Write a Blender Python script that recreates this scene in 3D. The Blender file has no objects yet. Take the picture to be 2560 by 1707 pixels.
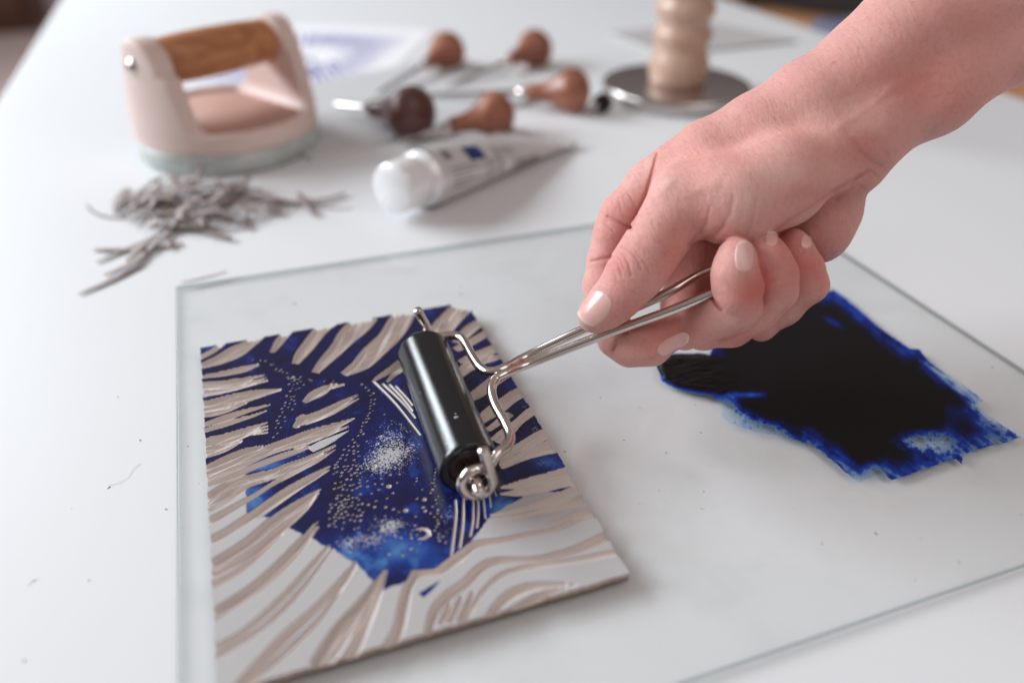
import bpy, bmesh, math, random
import numpy as np
from mathutils import Vector, Matrix
random.seed(7); rng = np.random.RandomState(7)
scene = bpy.context.scene
COL = scene.collection
MM = 0.001
# ------------------------------------------------------------------ camera, world, lamps, exposure
F_PX = 1968.0; CAM_H = 237.0
R = np.array([[0.94178948, 0.17953878, -0.28425061],
              [-0.33611384, 0.52229064, -0.78373464],
              [0.00775068, 0.8336536, 0.55223329]])
C0 = np.array([0.0, 0.0, CAM_H])
cam = bpy.data.cameras.new('camera'); camo = bpy.data.objects.new('camera', cam); COL.objects.link(camo)
M4 = Matrix([[*R[i], C0[i]*MM] for i in range(3)] + [[0, 0, 0, 1]])
camo.matrix_world = M4
cam.sensor_width = 36; cam.lens = F_PX/2560*36; cam.clip_start = 0.01; cam.clip_end = 60
cam.dof.use_dof = True; cam.dof.focus_distance = 0.352; cam.dof.aperture_fstop = 3.0
cam.dof.aperture_blades = 0
scene.camera = camo
world = bpy.data.worlds.new("World"); scene.world = world; world.use_nodes = True
wn = world.node_tree; bg = wn.nodes['Background']
tc = wn.nodes.new('ShaderNodeTexCoord'); sx = wn.nodes.new('ShaderNodeSeparateXYZ'); rmp = wn.nodes.new('ShaderNodeValToRGB')
mr = wn.nodes.new('ShaderNodeMapRange'); mr.inputs[1].default_value = -1; mr.inputs[2].default_value = 1
wn.links.new(tc.outputs['Generated'], sx.inputs[0]); wn.links.new(sx.outputs['Z'], mr.inputs[0])
wn.links.new(mr.outputs[0], rmp.inputs[0]); wn.links.new(rmp.outputs[0], bg.inputs[0])
rmp.color_ramp.elements[0].position = 0.45; rmp.color_ramp.elements[0].color = (0.16, 0.13, 0.12, 1)
rmp.color_ramp.elements[1].position = 0.9; rmp.color_ramp.elements[1].color = (0.62, 0.55, 0.535, 1)
bg.inputs[1].default_value = 0.50

def area_lamp(name, loc, target, sx_, sy_, power, color):
    l = bpy.data.lights.new(name, 'AREA'); l.shape = 'RECTANGLE'; l.size = sx_; l.size_y = sy_
    l.energy = power; l.color = color
    o = bpy.data.objects.new(name, l); COL.objects.link(o)
    d = (Vector(target)-Vector(loc)).normalized()
    o.matrix_world = Matrix.Translation(Vector(loc)) @ d.to_track_quat('-Z', 'Y').to_matrix().to_4x4()
    return o
area_lamp('window_light', (-2.75, 1.95, 1.60), (0.15, 0.35, 0.0), 2.3, 1.2, 145, (0.87, 0.94, 1.0))
area_lamp('second_window_light', (-1.42, 2.80, 1.50), (0.1, 0.3, 0.0), 0.75, 1.0, 43, (0.87, 0.94, 1.0))
area_lamp('ceiling_bounce', (0.9, -0.9, 1.8), (0.2, 0.2, 0.0), 1.6, 1.6, 12, (1.0, 0.9, 0.86))
scene.view_settings.view_transform = 'Standard'; scene.view_settings.look = 'None'
scene.view_settings.exposure = 0.0; scene.view_settings.gamma = 1.0
scene.render.engine = 'CYCLES'
# ------------------------------------------------------------------ picture -> place helpers (all millimetres)
def P(px, py, z=0.0):
    w = R @ np.array([px-1280.0, -(py-853.5), -F_PX]); return C0 + w*((z-CAM_H)/w[2])
def Q(px, py, d):
    return C0 + R @ (np.array([px-1280.0, -(py-853.5), -F_PX])*d/F_PX)
def proj_many(w):
    v = (w-C0) @ R; d = -v[:, 2]
    return v[:, 0]/d*F_PX+1280, -v[:, 1]/d*F_PX+853.5, d
def ZA(x, y): return 400+x/2.852, 700+y/2.852
def ZB(x, y): return 900+x/2.852, 700+y/2.852
def ZC(x, y): return 400+x/2.815, 1150+y/2.815
def ZD(x, y): return 1000+x/2.815, 1150+y/2.815
def Z5(x, y): return 1400+x/2.24, 250+y/2.24
def Z7(x, y): return 1600+x/2.45, 650+y/2.45
# ------------------------------------------------------------------ object helpers
def tag(o, label=None, cat=None, group=None, kind=None):
    if label: o['label'] = label
    if cat: o['category'] = cat
    if group: o['group'] = group
    if kind: o['kind'] = kind
    return o
def empty(name, loc, label, cat, group=None):
    o = bpy.data.objects.new(name, None); COL.objects.link(o); o.location = Vector(loc)*MM
    o.empty_display_size = 0.01
    bpy.context.view_layer.update()
    return tag(o, label, cat, group)
def link(name, me, mats, parent=None, smooth=True):
    o = bpy.data.objects.new(name, me); COL.objects.link(o)
    for m in (mats if isinstance(mats, (list, tuple)) else [mats]): me.materials.append(m)
    if smooth: me.polygons.foreach_set('use_smooth', [True]*len(me.polygons))
    if parent:
        o.parent = parent; o.matrix_parent_inverse = parent.matrix_world.inverted()
    return o
def mesh_np(name, V, Fq, mats, parent=None, smooth=True, attrs=None, matidx=None):
    me = bpy.data.meshes.new(name)
    V = np.asarray(V, dtype=np.float64)*MM
    me.from_pydata([], [], []) if False else None
    Fq = np.asarray(Fq)
    n = Fq.shape[1]
    me.vertices.add(len(V)); me.vertices.foreach_set('co', V.ravel())
    me.loops.add(Fq.size); me.loops.foreach_set('vertex_index', Fq.ravel().astype(np.int32))
    me.polygons.add(len(Fq)); me.polygons.foreach_set('loop_start', (np.arange(len(Fq))*n).astype(np.int32))
    if matidx is not None: me.polygons.foreach_set('material_index', np.asarray(matidx).astype(np.int32))
    me.update(calc_edges=True); me.validate()
    if attrs:
        for k, a in attrs.items():
            at = me.attributes.new(k, 'FLOAT', 'POINT'); at.data.foreach_set('value', np.asarray(a, dtype=np.float32))
    return link(name, me, mats, parent, smooth)
def from_bm(name, bm, mats, parent=None, smooth=True):
    me = bpy.data.meshes.new(name); bm.normal_update(); bm.to_mesh(me); bm.free()
    return link(name, me, mats, parent, smooth)
def frame(axis):
    a = Vector(axis).normalized(); h = Vector((0, 0, 1)) if abs(a.z) < 0.9 else Vector((1, 0, 0))
    u = h.cross(a).normalized(); v = a.cross(u).normalized(); return a, u, v
def lathe(name, origin, axis, prof, mats, parent=None, seg=48, smooth=True, wob=0.0):
    a, u, v = frame(axis); o = Vector(origin); V = []; Fc = []
    for i, (t, r) in enumerate(prof):
        for j in range(seg):
            th = 2*math.pi*j/seg; rr = max(r, 0.001)
            V.append(o+a*t+(u*math.cos(th)+v*math.sin(th))*rr)
    for i in range(len(prof)-1):
        for j in range(seg):
            k = (j+1) % seg
            Fc.append((i*seg+j, i*seg+k, (i+1)*seg+k, (i+1)*seg+j))
    o = mesh_np(name, np.array([tuple(x) for x in V]), np.array(Fc), mats, parent, smooth)
    bm = bmesh.new(); bm.from_mesh(o.data); bmesh.ops.remove_doubles(bm, verts=bm.verts, dist=0.000005)
    bmesh.ops.recalc_face_normals(bm, faces=bm.faces); bm.to_mesh(o.data); bm.free()
    if smooth: o.data.polygons.foreach_set('use_smooth', [True]*len(o.data.polygons))
    return o
def crom(pts, n=8):
    pts = [np.array(p, float) for p in pts]; out = []
    ext = [2*pts[0]-pts[1]]+pts+[2*pts[-1]-pts[-2]]
    for i in range(1, len(ext)-2):
        p0, p1, p2, p3 = ext[i-1:i+3]
        for k in range(n):
            t = k/n
            out.append(0.5*((2*p1)+(-p0+p2)*t+(2*p0-5*p1+4*p2-p3)*t*t+(-p0+3*p1-3*p2+p3)*t**3))
    out.append(pts[-1]); return np.array(out)
def tube(name, pts, rad, mats, parent=None, seg=20, cap=True, flat=None):
    pts = np.array(pts, float); n = len(pts)
    rad = np.broadcast_to(rad, (n,))
    T = np.gradient(pts, axis=0); T /= np.linalg.norm(T, axis=1)[:, None]
    u = np.cross(T[0], [0, 0, 1.0]); u = u/np.linalg.norm(u) if np.linalg.norm(u) > .1 else np.array([1., 0, 0])
    V = []; F4 = []
    for i in range(n):
        u = u-T[i]*(u@T[i]); u /= np.linalg.norm(u); w = np.cross(T[i], u)
        for j in range(seg):
            th = 2*math.pi*j/seg
            V.append(pts[i]+(u*math.cos(th)+w*math.sin(th))*rad[i])
    for i in range(n-1):
        for j in range(seg):
            k = (j+1) % seg; F4.append((i*seg+j, i*seg+k, (i+1)*seg+k, (i+1)*seg+j))
    bm = bmesh.new(); bv = [bm.verts.new(Vector(p)*MM) for p in V]
    for f in F4: bm.faces.new([bv[i] for i in f])
    if cap:
        for i0, s in ((0, 1), ((n-1)*seg, -1)):
            ring = bv[i0:i0+seg]
            ctr = sum((x.co for x in ring), Vector())/seg
            tt = Vector(T[0 if s == 1 else -1])*(-s)
            r2 = [bm.verts.new(ctr+(x.co-ctr)*0.82+tt*rad[0]*0.18*MM) for x in ring]
            for j in range(seg):
                k = (j+1) % seg; bm.faces.new([ring[j], ring[k], r2[k], r2[j]] if s == -1 else [ring[k], ring[j], r2[j], r2[k]])
            bm.faces.new(r2 if s == -1 else r2[::-1])
    bmesh.ops.recalc_face_normals(bm, faces=bm.faces)
    return from_bm(name, bm, mats, parent)
def slab(name, corners, z0, z1, mats, parent=None, bevel=0.6, segs=2, smooth=False):
    bm = bmesh.new()
    lo = [bm.verts.new((c[0]*MM, c[1]*MM, z0*MM)) for c in corners]; hi = [bm.verts.new((c[0]*MM, c[1]*MM, z1*MM)) for c in corners]
    bm.faces.new(hi); bm.faces.new(lo[::-1]); n = len(corners)
    for i in range(n):
        j = (i+1) % n; bm.faces.new((lo[i], lo[j], hi[j], hi[i]))
    bmesh.ops.recalc_face_normals(bm, faces=bm.faces)
    if bevel: bmesh.ops.bevel(bm, geom=list(bm.edges), offset=bevel*MM, segments=segs, affect='EDGES', profile=0.6)
    return from_bm(name, bm, mats, parent, smooth)
def box(name, c, s, mats, parent=None, bevel=1.0, rz=0.0):
    ca, sa = math.cos(rz), math.sin(rz)
    cr = [(c[0]+ca*x*s[0]/2-sa*y*s[1]/2, c[1]+sa*x*s[0]/2+ca*y*s[1]/2) for x, y in ((-1, -1), (1, -1), (1, 1), (-1, 1))]
    return slab(name, cr, c[2]-s[2]/2, c[2]+s[2]/2, mats, parent, bevel)
# ------------------------------------------------------------------ materials
def nd(nt, t, **kw):
    n = nt.nodes.new('ShaderNode'+t)
    for k, v in kw.items():
        if k.startswith('i_'): n.inputs[k[2:].replace('_', ' ')].default_value = v
        else: setattr(n, k, v)
    return n
def mat(name, col=(0.5, 0.5, 0.5), rough=0.5, metal=0.0, bump=None, var=None, spec=0.5, **kw):
    m = bpy.data.materials.new(name); m.use_nodes = True; nt = m.node_tree; b = nt.nodes['Principled BSDF']
    b.inputs['Base Color'].default_value = (*col, 1); b.inputs['Roughness'].default_value = rough
    b.inputs['Metallic'].default_value = metal; b.inputs['Specular IOR Level'].default_value = spec
    for k, v in kw.items(): b.inputs[k.replace('_', ' ')].default_value = v
    co = nt.nodes.new('ShaderNodeTexCoord')
    if var:   # (scale, amount, colour2)
        nz = nd(nt, 'TexNoise', i_Scale=var[0], i_Detail=5.0, i_Roughness=0.6); nt.links.new(co.outputs['Object'], nz.inputs['Vector'])
        mx = nt.nodes.new('ShaderNodeMix'); mx.data_type = 'RGBA'; mx.inputs[6].default_value = (*col, 1); mx.inputs[7].default_value = (*var[2], 1)
        r = nd(nt, 'MapRange'); r.inputs[1].default_value = 0.35; r.inputs[2].default_value = 0.7; r.inputs[4].default_value = var[1]
        nt.links.new(nz.outputs['Fac'], r.inputs[0]); nt.links.new(r.outputs[0], mx.inputs[0]); nt.links.new(mx.outputs[2], b.inputs['Base Color'])
    if bump:  # (scale, strength, distance_m)
        nz = nd(nt, 'TexNoise', i_Scale=bump[0], i_Detail=4.0); nt.links.new(co.outputs['Object'], nz.inputs['Vector'])
        bp = nd(nt, 'Bump', i_Strength=bump[1], i_Distance=bump[2]); nt.links.new(nz.outputs['Fac'], bp.inputs['Height']); nt.links.new(bp.outputs[0], b.inputs['Normal'])
    return m
m_table = mat('white_table_paint', (0.76, 0.77, 0.78), 0.5, spec=0.28, var=(9, 0.35, (0.74, 0.745, 0.75)), bump=(1600, 0.22, 0.00025))
m_chrome = mat('nickel_plated_wire', (0.70, 0.63, 0.585), 0.19, 1.0, var=(60, 0.3, (0.62, 0.54, 0.48)), bump=(900, 0.05, 0.0002))
m_steel = mat('brushed_steel', (0.56, 0.52, 0.50), 0.24, 1.0, bump=(200, 0.05, 0.0005))
m_rubber = mat('black_roller_rubber', (0.007, 0.007, 0.008), 0.17, bump=(2600, 0.35, 0.00014), spec=0.65)
m_rubber2 = mat('matt_black_rubber', (0.010, 0.010, 0.010), 0.6)
m_core = mat('worn_wood_core', (0.045, 0.018, 0.016), 0.4)
m_nail = mat('fingernail', (0.74, 0.47, 0.43), 0.2, Subsurface_Weight=0.25, Subsurface_Scale=0.002, bump=(700, 0.06, 0.0003))
m_pink = mat('pale_pink_lacquer', (0.75, 0.585, 0.53), 0.55, var=(15, 0.4, (0.68, 0.51, 0.46)))
m_stone = mat('pale_green_cloudy_base', (0.60, 0.63, 0.60), 0.3, var=(30, 0.9, (0.32, 0.355, 0.335)))
m_paper = mat('white_paper', (0.9, 0.9, 0.92), 0.7)
m_grey = mat('pale_grey_sheet', (0.62, 0.63, 0.64), 0.5)
m_grey2 = mat('grey_card', (0.50, 0.48, 0.47), 0.6)
m_tube = mat('white_tube_foil', (0.70, 0.685, 0.68), 0.3, 0.3, bump=(90, 0.5, 0.002))
m_cap = mat('pearl_silver_cap', (0.90, 0.90, 0.91), 0.25, 0.15)
m_dark = mat('black_print', (0.03, 0.03, 0.035), 0.5)
m_greyprint = mat('grey_print', (0.22, 0.21, 0.22), 0.5)
m_blueprint = mat('navy_print', (0.010, 0.025, 0.16), 0.5)
m_lilac = mat('lilac_print', (0.10, 0.10, 0.40), 0.7)
m_shave = mat('taupe_lino_shaving', (0.32, 0.265, 0.25), 0.6, var=(90, 0.5, (0.46, 0.40, 0.38)))
m_shave2 = mat('brown_jute_shaving', (0.30, 0.19, 0.10), 0.7)
m_floor = mat('taupe_floor', (0.62, 0.49, 0.46), 0.7, var=(3, 0.5, (0.66, 0.54, 0.50)))
m_cab = mat('dark_brown_wood', (0.15, 0.055, 0.025), 0.45, var=(4, 0.8, (0.035, 0.016, 0.012)))
m_black = mat('black_cloth', (0.016, 0.010, 0.008), 0.8)
m_lav = mat('lavender_cloth', (0.12, 0.115, 0.18), 0.8)
m_tan = mat('light_oak', (0.62, 0.30, 0.13), 0.5, var=(8, 0.7, (0.28, 0.12, 0.05)))
def wood_mat(name, c1, c2, rough, scale, axis):
    m = mat(name, c1, rough); nt = m.node_tree; b = nt.nodes['Principled BSDF']
    co = nt.nodes.new('ShaderNodeTexCoord'); mp = nt.nodes.new('ShaderNodeMapping')
    s = [scale]*3; s[axis] = scale*0.12; mp.inputs['Scale'].default_value = s
    nz = nd(nt, 'TexNoise', i_Scale=1.0, i_Detail=6.0, i_Distortion=1.2)
    cr = nt.nodes.new('ShaderNodeValToRGB'); cr.color_ramp.elements[0].position = 0.38; cr.color_ramp.elements[1].position = 0.66
    cr.color_ramp.elements[0].color = (*c2, 1); cr.color_ramp.elements[1].color = (*c1, 1)
    nt.links.new(co.outputs['Object'], mp.inputs['Vector']); nt.links.new(mp.outputs[0], nz.inputs['Vector'])
    nt.links.new(nz.outputs['Fac'], cr.inputs[0]); nt.links.new(cr.outputs[0], b.inputs['Base Color'])
    return m
m_handle = wood_mat('orange_oiled_wood', (0.58, 0.27, 0.115), (0.40, 0.15, 0.055), 0.38, 55, 0)
m_mush = wood_mat('reddish_pear_wood', (0.42, 0.17, 0.10), (0.25, 0.085, 0.05), 0.36, 60, 0)
m_mushdark = wood_mat('dark_stained_wood', (0.12, 0.04, 0.03), (0.07, 0.022, 0.018), 0.4, 60, 0)
m_beech = wood_mat('pale_beech', (0.62, 0.42, 0.32), (0.50, 0.31, 0.22), 0.32, 40, 2)

# glass: clear slab that lets light through, faint grey-green tint
def glass_mat(name, tint, edge=False):
    m = bpy.data.materials.new(name); m.use_nodes = True; nt = m.node_tree; nt.nodes.clear()
    out = nt.nodes.new('ShaderNodeOutputMaterial'); tr = nt.nodes.new('ShaderNodeBsdfTransparent'); gl = nt.nodes.new('ShaderNodeBsdfGlossy')
    gl.inputs['Roughness'].default_value = 0.03; gl.inputs['Color'].default_value = (1, 1, 1, 1)
    fr = nt.nodes.new('ShaderNodeFresnel'); fr.inputs[0].default_value = 1.5; mx = nt.nodes.new('ShaderNodeMixShader')
    ge = nt.nodes.new('ShaderNodeNewGeometry'); inv = nd(nt, 'Math', operation='SUBTRACT'); inv.inputs[0].default_value = 1.0; nt.links.new(ge.outputs['Backfacing'], inv.inputs[1])
    mu = nd(nt, 'Math', operation='MULTIPLY'); nt.links.new(fr.outputs[0], mu.inputs[0]); nt.links.new(inv.outputs[0], mu.inputs[1])   # reflect on the outer side only
    nt.links.new(mu.outputs[0], mx.inputs[0]); nt.links.new(tr.outputs[0], mx.inputs[1]); nt.links.new(gl.outputs[0], mx.inputs[2])
    if edge:
        tr.inputs[0].default_value = (*tint, 1); nt.links.new(mx.outputs[0], out.inputs[0])
        return m
    # smudges of old ink and dust on the top face
    co = nt.nodes.new('ShaderNodeTexCoord')
    nz = nd(nt, 'TexNoise', i_Scale=26.0, i_Detail=6.0, i_Roughness=0.62); nt.links.new(co.outputs['Object'], nz.inputs['Vector'])
    cr = nt.nodes.new('ShaderNodeValToRGB'); e = cr.color_ramp.elements
    e[0].position = 0.50; e[0].color = (*tint, 1); e[1].position = 0.72; e[1].color = (tint[0]*0.935, tint[1]*0.94, tint[2]*0.935, 1)
    nt.links.new(nz.outputs['Fac'], cr.inputs[0])
    n2 = nd(nt, 'TexNoise', i_Scale=230.0, i_Detail=2.0); nt.links.new(co.outputs['Object'], n2.inputs['Vector'])
    r2 = nd(nt, 'MapRange'); r2.inputs[1].default_value = 0.745; r2.inputs[2].default_value = 0.80; nt.links.new(n2.outputs['Fac'], r2.inputs[0])
    mc = nt.nodes.new('ShaderNodeMix'); mc.data_type = 'RGBA'; mc.inputs[7].default_value = (0.45, 0.42, 0.40, 1)
    nt.links.new(r2.outputs[0], mc.inputs[0]); nt.links.new(cr.outputs[0], mc.inputs[6]); nt.links.new(mc.outputs[2], tr.inputs[0])
    # a thin matt film (grease, dust) so the sheet reads slightly greyer than the table
    df = nt.nodes.new('ShaderNodeBsdfDiffuse'); df.inputs[0].default_value = (0.60, 0.62, 0.62, 1)
    m2 = nt.nodes.new('ShaderNodeMixShader'); m2.inputs[0].default_value = 0.05
    nt.links.new(mx.outputs[0], m2.inputs[1]); nt.links.new(df.outputs[0], m2.inputs[2]); nt.links.new(m2.outputs[0], out.inputs[0])
    return m
m_glass = glass_mat('clear_glass', (0.986, 0.988, 0.984))
m_gedge = glass_mat('glass_edge', (0.54, 0.59, 0.59), True)

# ------------------------------------------------------------------ setting
def sheet(name, x0, x1, y0, y1, z, m):
    o = mesh_np(name, [(x0, y0, z), (x1, y0, z), (x1, y1, z), (x0, y1, z)], [(0, 1, 2, 3)], m, None, False); return o
tag(sheet('floor', -7000, 9000, -3000, 9000, -735, m_floor), kind='structure')
tb = empty('table', (280, 600, -735), 'large white painted work table that everything lies on', 'table')
slab('table_top', [(-217, -450), (776, -450), (776, 1800), (-217, 1800)], -28, 0, m_table, tb, bevel=5, segs=4, smooth=True)
for x in (-170, 730):
    for y in (-400, 1750): box('leg', (x, y, -382), (55, 55, 706), m_table, tb, 3)
# sheet of glass
gl = empty('glass_plate', (155, 287, 0.2), 'clear rectangular glass inking plate lying on the white table', 'glass plate')
def glass_slab():
    bm = bmesh.new(); x0, x1, y0, y1, z0, z1 = -49.5, 361, 125, 453.5, 0.25, 3.0
    c = [(x0, y0), (x1, y0), (x1, y1), (x0, y1)]; b = 0.35
    lo = [bm.verts.new((x*MM, y*MM, z0*MM)) for x, y in c]
    hi = [bm.verts.new((x*MM, y*MM, z1*MM)) for x, y in c]
    f = bm.faces.new(hi); f.material_index = 0; f = bm.faces.new(lo[::-1]); f.material_index = 2
    for i in range(4):
        j = (i+1) % 4; f = bm.faces.new((lo[i], lo[j], hi[j], hi[i])); f.material_index = 1
    bmesh.ops.recalc_face_normals(bm, faces=bm.faces)
    return bm
m_gbot = bpy.data.materials.new('glass_underside'); m_gbot.use_nodes = True
_nt = m_gbot.node_tree; _nt.nodes.clear(); _o = _nt.nodes.new('ShaderNodeOutputMaterial'); _t = _nt.nodes.new('ShaderNodeBsdfTransparent')
_t.inputs[0].default_value = (0.985, 0.99, 0.99, 1); _nt.links.new(_t.outputs[0], _o.inputs[0])
from_bm('glass_sheet', glass_slab(), [m_glass, m_gedge, m_gbot], gl, False)

# ------------------------------------------------------------------ shared number helpers
def vnoise(x, y, s, seed=0):
    r = np.random.RandomState(seed).rand(257, 257); x = x/s+1000.3*(seed % 7); y = y/s+731.7*(seed % 5)
    xi = np.floor(x).astype(int); yi = np.floor(y).astype(int); fx = x-xi; fy = y-yi
    fx = fx*fx*(3-2*fx); fy = fy*fy*(3-2*fy); a = xi % 256; b = yi % 256
    return (r[a, b]*(1-fx)+r[a+1, b]*fx)*(1-fy)+(r[a, b+1]*(1-fx)+r[a+1, b+1]*fx)*fy
def fbm(x, y, s, seed=0, o=4):
    v = 0; a = 1; t = 0
    for i in range(o): v = v+a*vnoise(x, y, s/(2**i), seed+i*11); t += a; a *= .55
    return v/t
def inpoly(x, y, poly):
    ins = np.zeros(x.shape, bool); n = len(poly)
    for i in range(n):
        x1, y1 = poly[i]; x2, y2 = poly[(i+1) % n]
        if y1 == y2: continue
        c = ((y1 > y) != (y2 > y)) & (x < (x2-x1)*(y-y1)/(y2-y1)+x1); ins ^= c
    return ins
def polydist(x, y, poly, closed=True):
    d = np.full(x.shape, 1e9); n = len(poly)
    for i in range(n if closed else n-1):
        ax, ay = poly[i]; bx, by = poly[(i+1) % n]; dx, dy = bx-ax, by-ay
        t = np.clip(((x-ax)*dx+(y-ay)*dy)/(dx*dx+dy*dy+1e-9), 0, 1)
        d = np.minimum(d, (x-ax-t*dx)**2+(y-ay-t*dy)**2)
    return np.sqrt(d)
def sstep(a, b, x):
    t = np.clip((x-a)/(b-a), 0, 1); return t*t*(3-2*t)
# ------------------------------------------------------------------ lino block: carved height field
LX0, LX1, LY0, LY1, LZ, LB = -36.8, 107.4, 167.6, 373.6, 7.0, 3.05
def make_lino():
    st = 0.3; nx = int((LX1-LX0)/st)+1; ny = int((LY1-LY0)/st)+1
    xs = np.linspace(LX0, LX1, nx); ys = np.linspace(LY0, LY1, ny)
    X, Y = np.meshgrid(xs, ys)
    XP, YP, _ = proj_many(np.stack([X.ravel(), Y.ravel(), np.full(X.size, LZ)], 1)); XP = XP.reshape(X.shape); YP = YP.reshape(X.shape)
    D = np.zeros(X.shape)
    def cut(src, pts, split=True, depth=None, seed=0):
        # pts: (x, y, halfwidth) in a zoomed view of the photograph, smoothed, then laid on the block's plane
        pts = [p if len(p) == 3 else (*p, pts[0][2]) for p in pts]
        c = crom(pts, 7) if len(pts) > 2 else crom(pts, 4); c = [(*src(p[0], p[1]), max(p[2], 1)/ (src(1, 0)[0]-src(0, 0)[0])**-1) for p in c]
        M = []; n = len(c)
        for i in range(n):
            a = c[max(i-1, 0)]; b = c[min(i+1, n-1)]; dx, dy = b[0]-a[0], b[1]-a[1]; l = math.hypot(dx, dy)+1e-6
            nxp, nyp = -dy/l, dx/l; q = P(c[i][0], c[i][1], LZ)
            e = P(c[i][0]+nxp*c[i][2], c[i][1]+nyp*c[i][2], LZ); dr = P(b[0], b[1], LZ)-P(a[0], a[1], LZ); dr = dr/(np.linalg.norm(dr)+1e-9)
            nn = np.array([-dr[1], dr[0]]); M.append((q[0], q[1], max(abs((e-q)[:2] @ nn), 0.25), nn))
        rmax = max(m[2] for m in M)
        k = max(1, int(round(rmax/1.25))) if split else 1
        rs = np.random.RandomState(int(abs(pts[0][0]*7+pts[0][1]*13)) % 9999)
        for j in range(k):
            off = 0 if k == 1 else (j+0.5)/k*2-1
            ph = rs.rand()*6; st_ = 0 if k == 1 else int(rs.rand()*0.12*len(M))
            MM_ = []
            for i, m in enumerate(M):
                o = (off+0.10*math.sin(ph+i*0.35)*(k > 1))*m[2]*(1-1/k*0.9) if k > 1 else 0
                MM_.append((m[0]+m[3][0]*o, m[1]+m[3][1]*o, m[2]/k*1.16 if k > 1 else m[2]))
            dj = (depth or min(2.2, 0.4+0.9*rmax))*(0.8+0.35*rs.rand())
            if k > 1 and MM_[-1][2]*k < 1.6: MM_ = MM_[:len(MM_)-st_] if (j % 2) else MM_
            for i in range(len(MM_)-1):
                ax, ay, ra = MM_[i]; bx, by, rb = MM_[i+1]; r = max(ra, rb)+0.5
                x0, x1 = min(ax, bx)-r, max(ax, bx)+r; y0, y1 = min(ay, by)-r, max(ay, by)+r
                i0, i1 = np.searchsorted(xs, [x0, x1]); j0, j1 = np.searchsorted(ys, [y0, y1])
                if i0 >= i1 or j0 >= j1: continue
                xx = X[j0:j1, i0:i1]; yy = Y[j0:j1, i0:i1]; dx, dy = bx-ax, by-ay
                t = np.clip(((xx-ax)*dx+(yy-ay)*dy)/(dx*dx+dy*dy+1e-9), 0, 1); d = np.hypot(xx-ax-t*dx, yy-ay-t*dy); rr = ra+(rb-ra)*t
                tip = np.clip(rr/1.0, 0.35, 1)
                D[j0:j1, i0:i1] = np.maximum(D[j0:j1, i0:i1], dj*tip*np.clip(1-(d/rr)**2, 0, 1)**0.8)
    A, B, Cc, Dd = ZA, ZB, ZC, ZD
    # --- top row, left to right
    cut(A, [(290, 550, 22), (370, 507, 24), (420, 470, 20), (470, 430, 16)])
    cut(A, [(285, 615, 26), (430, 560, 42), (560, 500, 52), (650, 440, 42), (720, 380, 32)])
    cut(A, [(800, 510, 20), (840, 450, 32), (890, 390, 34), (940, 330, 34)])
    cut(A, [(970, 590, 30), (1020, 510, 48), (1090, 420, 52), (1170, 335, 50), (1220, 290, 48)])
    cut(A, [(1110, 655, 28), (1190, 560, 45), (1280, 470, 60), (1370, 370, 75), (1470, 270, 70)])
    cut(B, [(-110, 670, 28), (0, 600, 58), (90, 520, 72), (190, 420, 82), (270, 310, 80), (350, 200, 66)])
    cut(B, [(105, 708, 14), (200, 650, 30), (300, 590, 40)])
    cut(B, [(195, 720, 14), (250, 665, 22), (330, 610, 26)])
    cut(B, [(470, 460, 50), (550, 380, 70), (630, 300, 78), (700, 210, 76), (770, 130, 66)])
    # --- left combs
    cut(A, [(285, 690, 16), (450, 665, 24), (600, 630, 28), (690, 603, 14)])
    cut(A, [(285, 745, 26), (450, 735, 30), (600, 705, 20), (735, 678, 9)])
    cut(A, [(285, 785, 30), (450, 765, 30), (620, 728, 18), (752, 697, 8)])
    cut(A, [(285, 820, 26), (450, 785, 26), (620, 748, 16), (762, 716, 9)])
    cut(A, [(285, 905, 50), (500, 855, 48), (700, 808, 38), (858, 778, 12)])
    cut(A, [(285, 965, 24), (450, 925, 30), (600, 868, 24)])
    cut(A, [(285, 1040, 18), (500, 968, 28), (650, 920, 20), (775, 888, 8)])
    cut(A, [(285, 1080, 18), (500, 1012, 24), (650, 968, 16), (750, 932, 7)])
    cut(A, [(290, 1185, 55), (450, 1140, 60), (600, 1085, 40), (700, 1048, 20)])
    for i, (ex, ey) in enumerate([(750, 1018), (755, 1042), (757, 1063), (757, 1086)]):
        cut(A, [(430, 1125+i*16, 14), (600, 1066+i*12, 15), (ex, ey, 8)], False, 1.2)
    cut(A, [(300, 1255, 26), (450, 1190, 40), (560, 1140, 30)])
    cut(A, [(300, 1345, 18), (500, 1258, 30), (640, 1203, 22), (755, 1178, 8)])
    cut(A, [(310, 1400, 52), (500, 1322, 50), (700, 1240, 45), (850, 1182, 50), (1050, 1112, 50), (1250, 1038, 30), (1378, 983, 9)])
    cut(A, [(960, 1175, 34), (1180, 1100, 22), (1340, 1042, 8)])
    cut(A, [(330, 1455, 22), (500, 1397, 30), (700, 1315, 28), (900, 1242, 26), (1050, 1190, 16)])
    cut(A, [(1035, 865, 20), (1100, 815, 40), (1170, 778, 36), (1215, 752, 18)])
    for ex, ey in ((1218, 738), (1250, 740), (1300, 745)): cut(A, [(1120, 820, 15), (1200, 772, 13), (ex, ey, 9)], False, 1.2)
    cut(A, [(975, 1035, 26), (1015, 972, 26)], False, 1.3); cut(A, [(1000, 1002, 40), (1100, 968, 36), (1250, 895, 26), (1405, 818, 9)])
    cut(A, [(1040, 1015, 22), (1150, 975, 20), (1280, 915, 18), (1408, 845, 9)])
    # --- lower left combs
    cut(Cc, [(335, 310, 75), (450, 235, 72), (600, 150, 60), (800, 92, 42), (900, 50, 36), (1070, -20, 30), (1230, -105, 9)])
    cut(Cc, [(350, 430, 34), (480, 355, 26), (650, 255, 22), (800, 160, 20), (960, 70, 26), (1100, 0, 22), (1225, -75, 8)])
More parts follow.
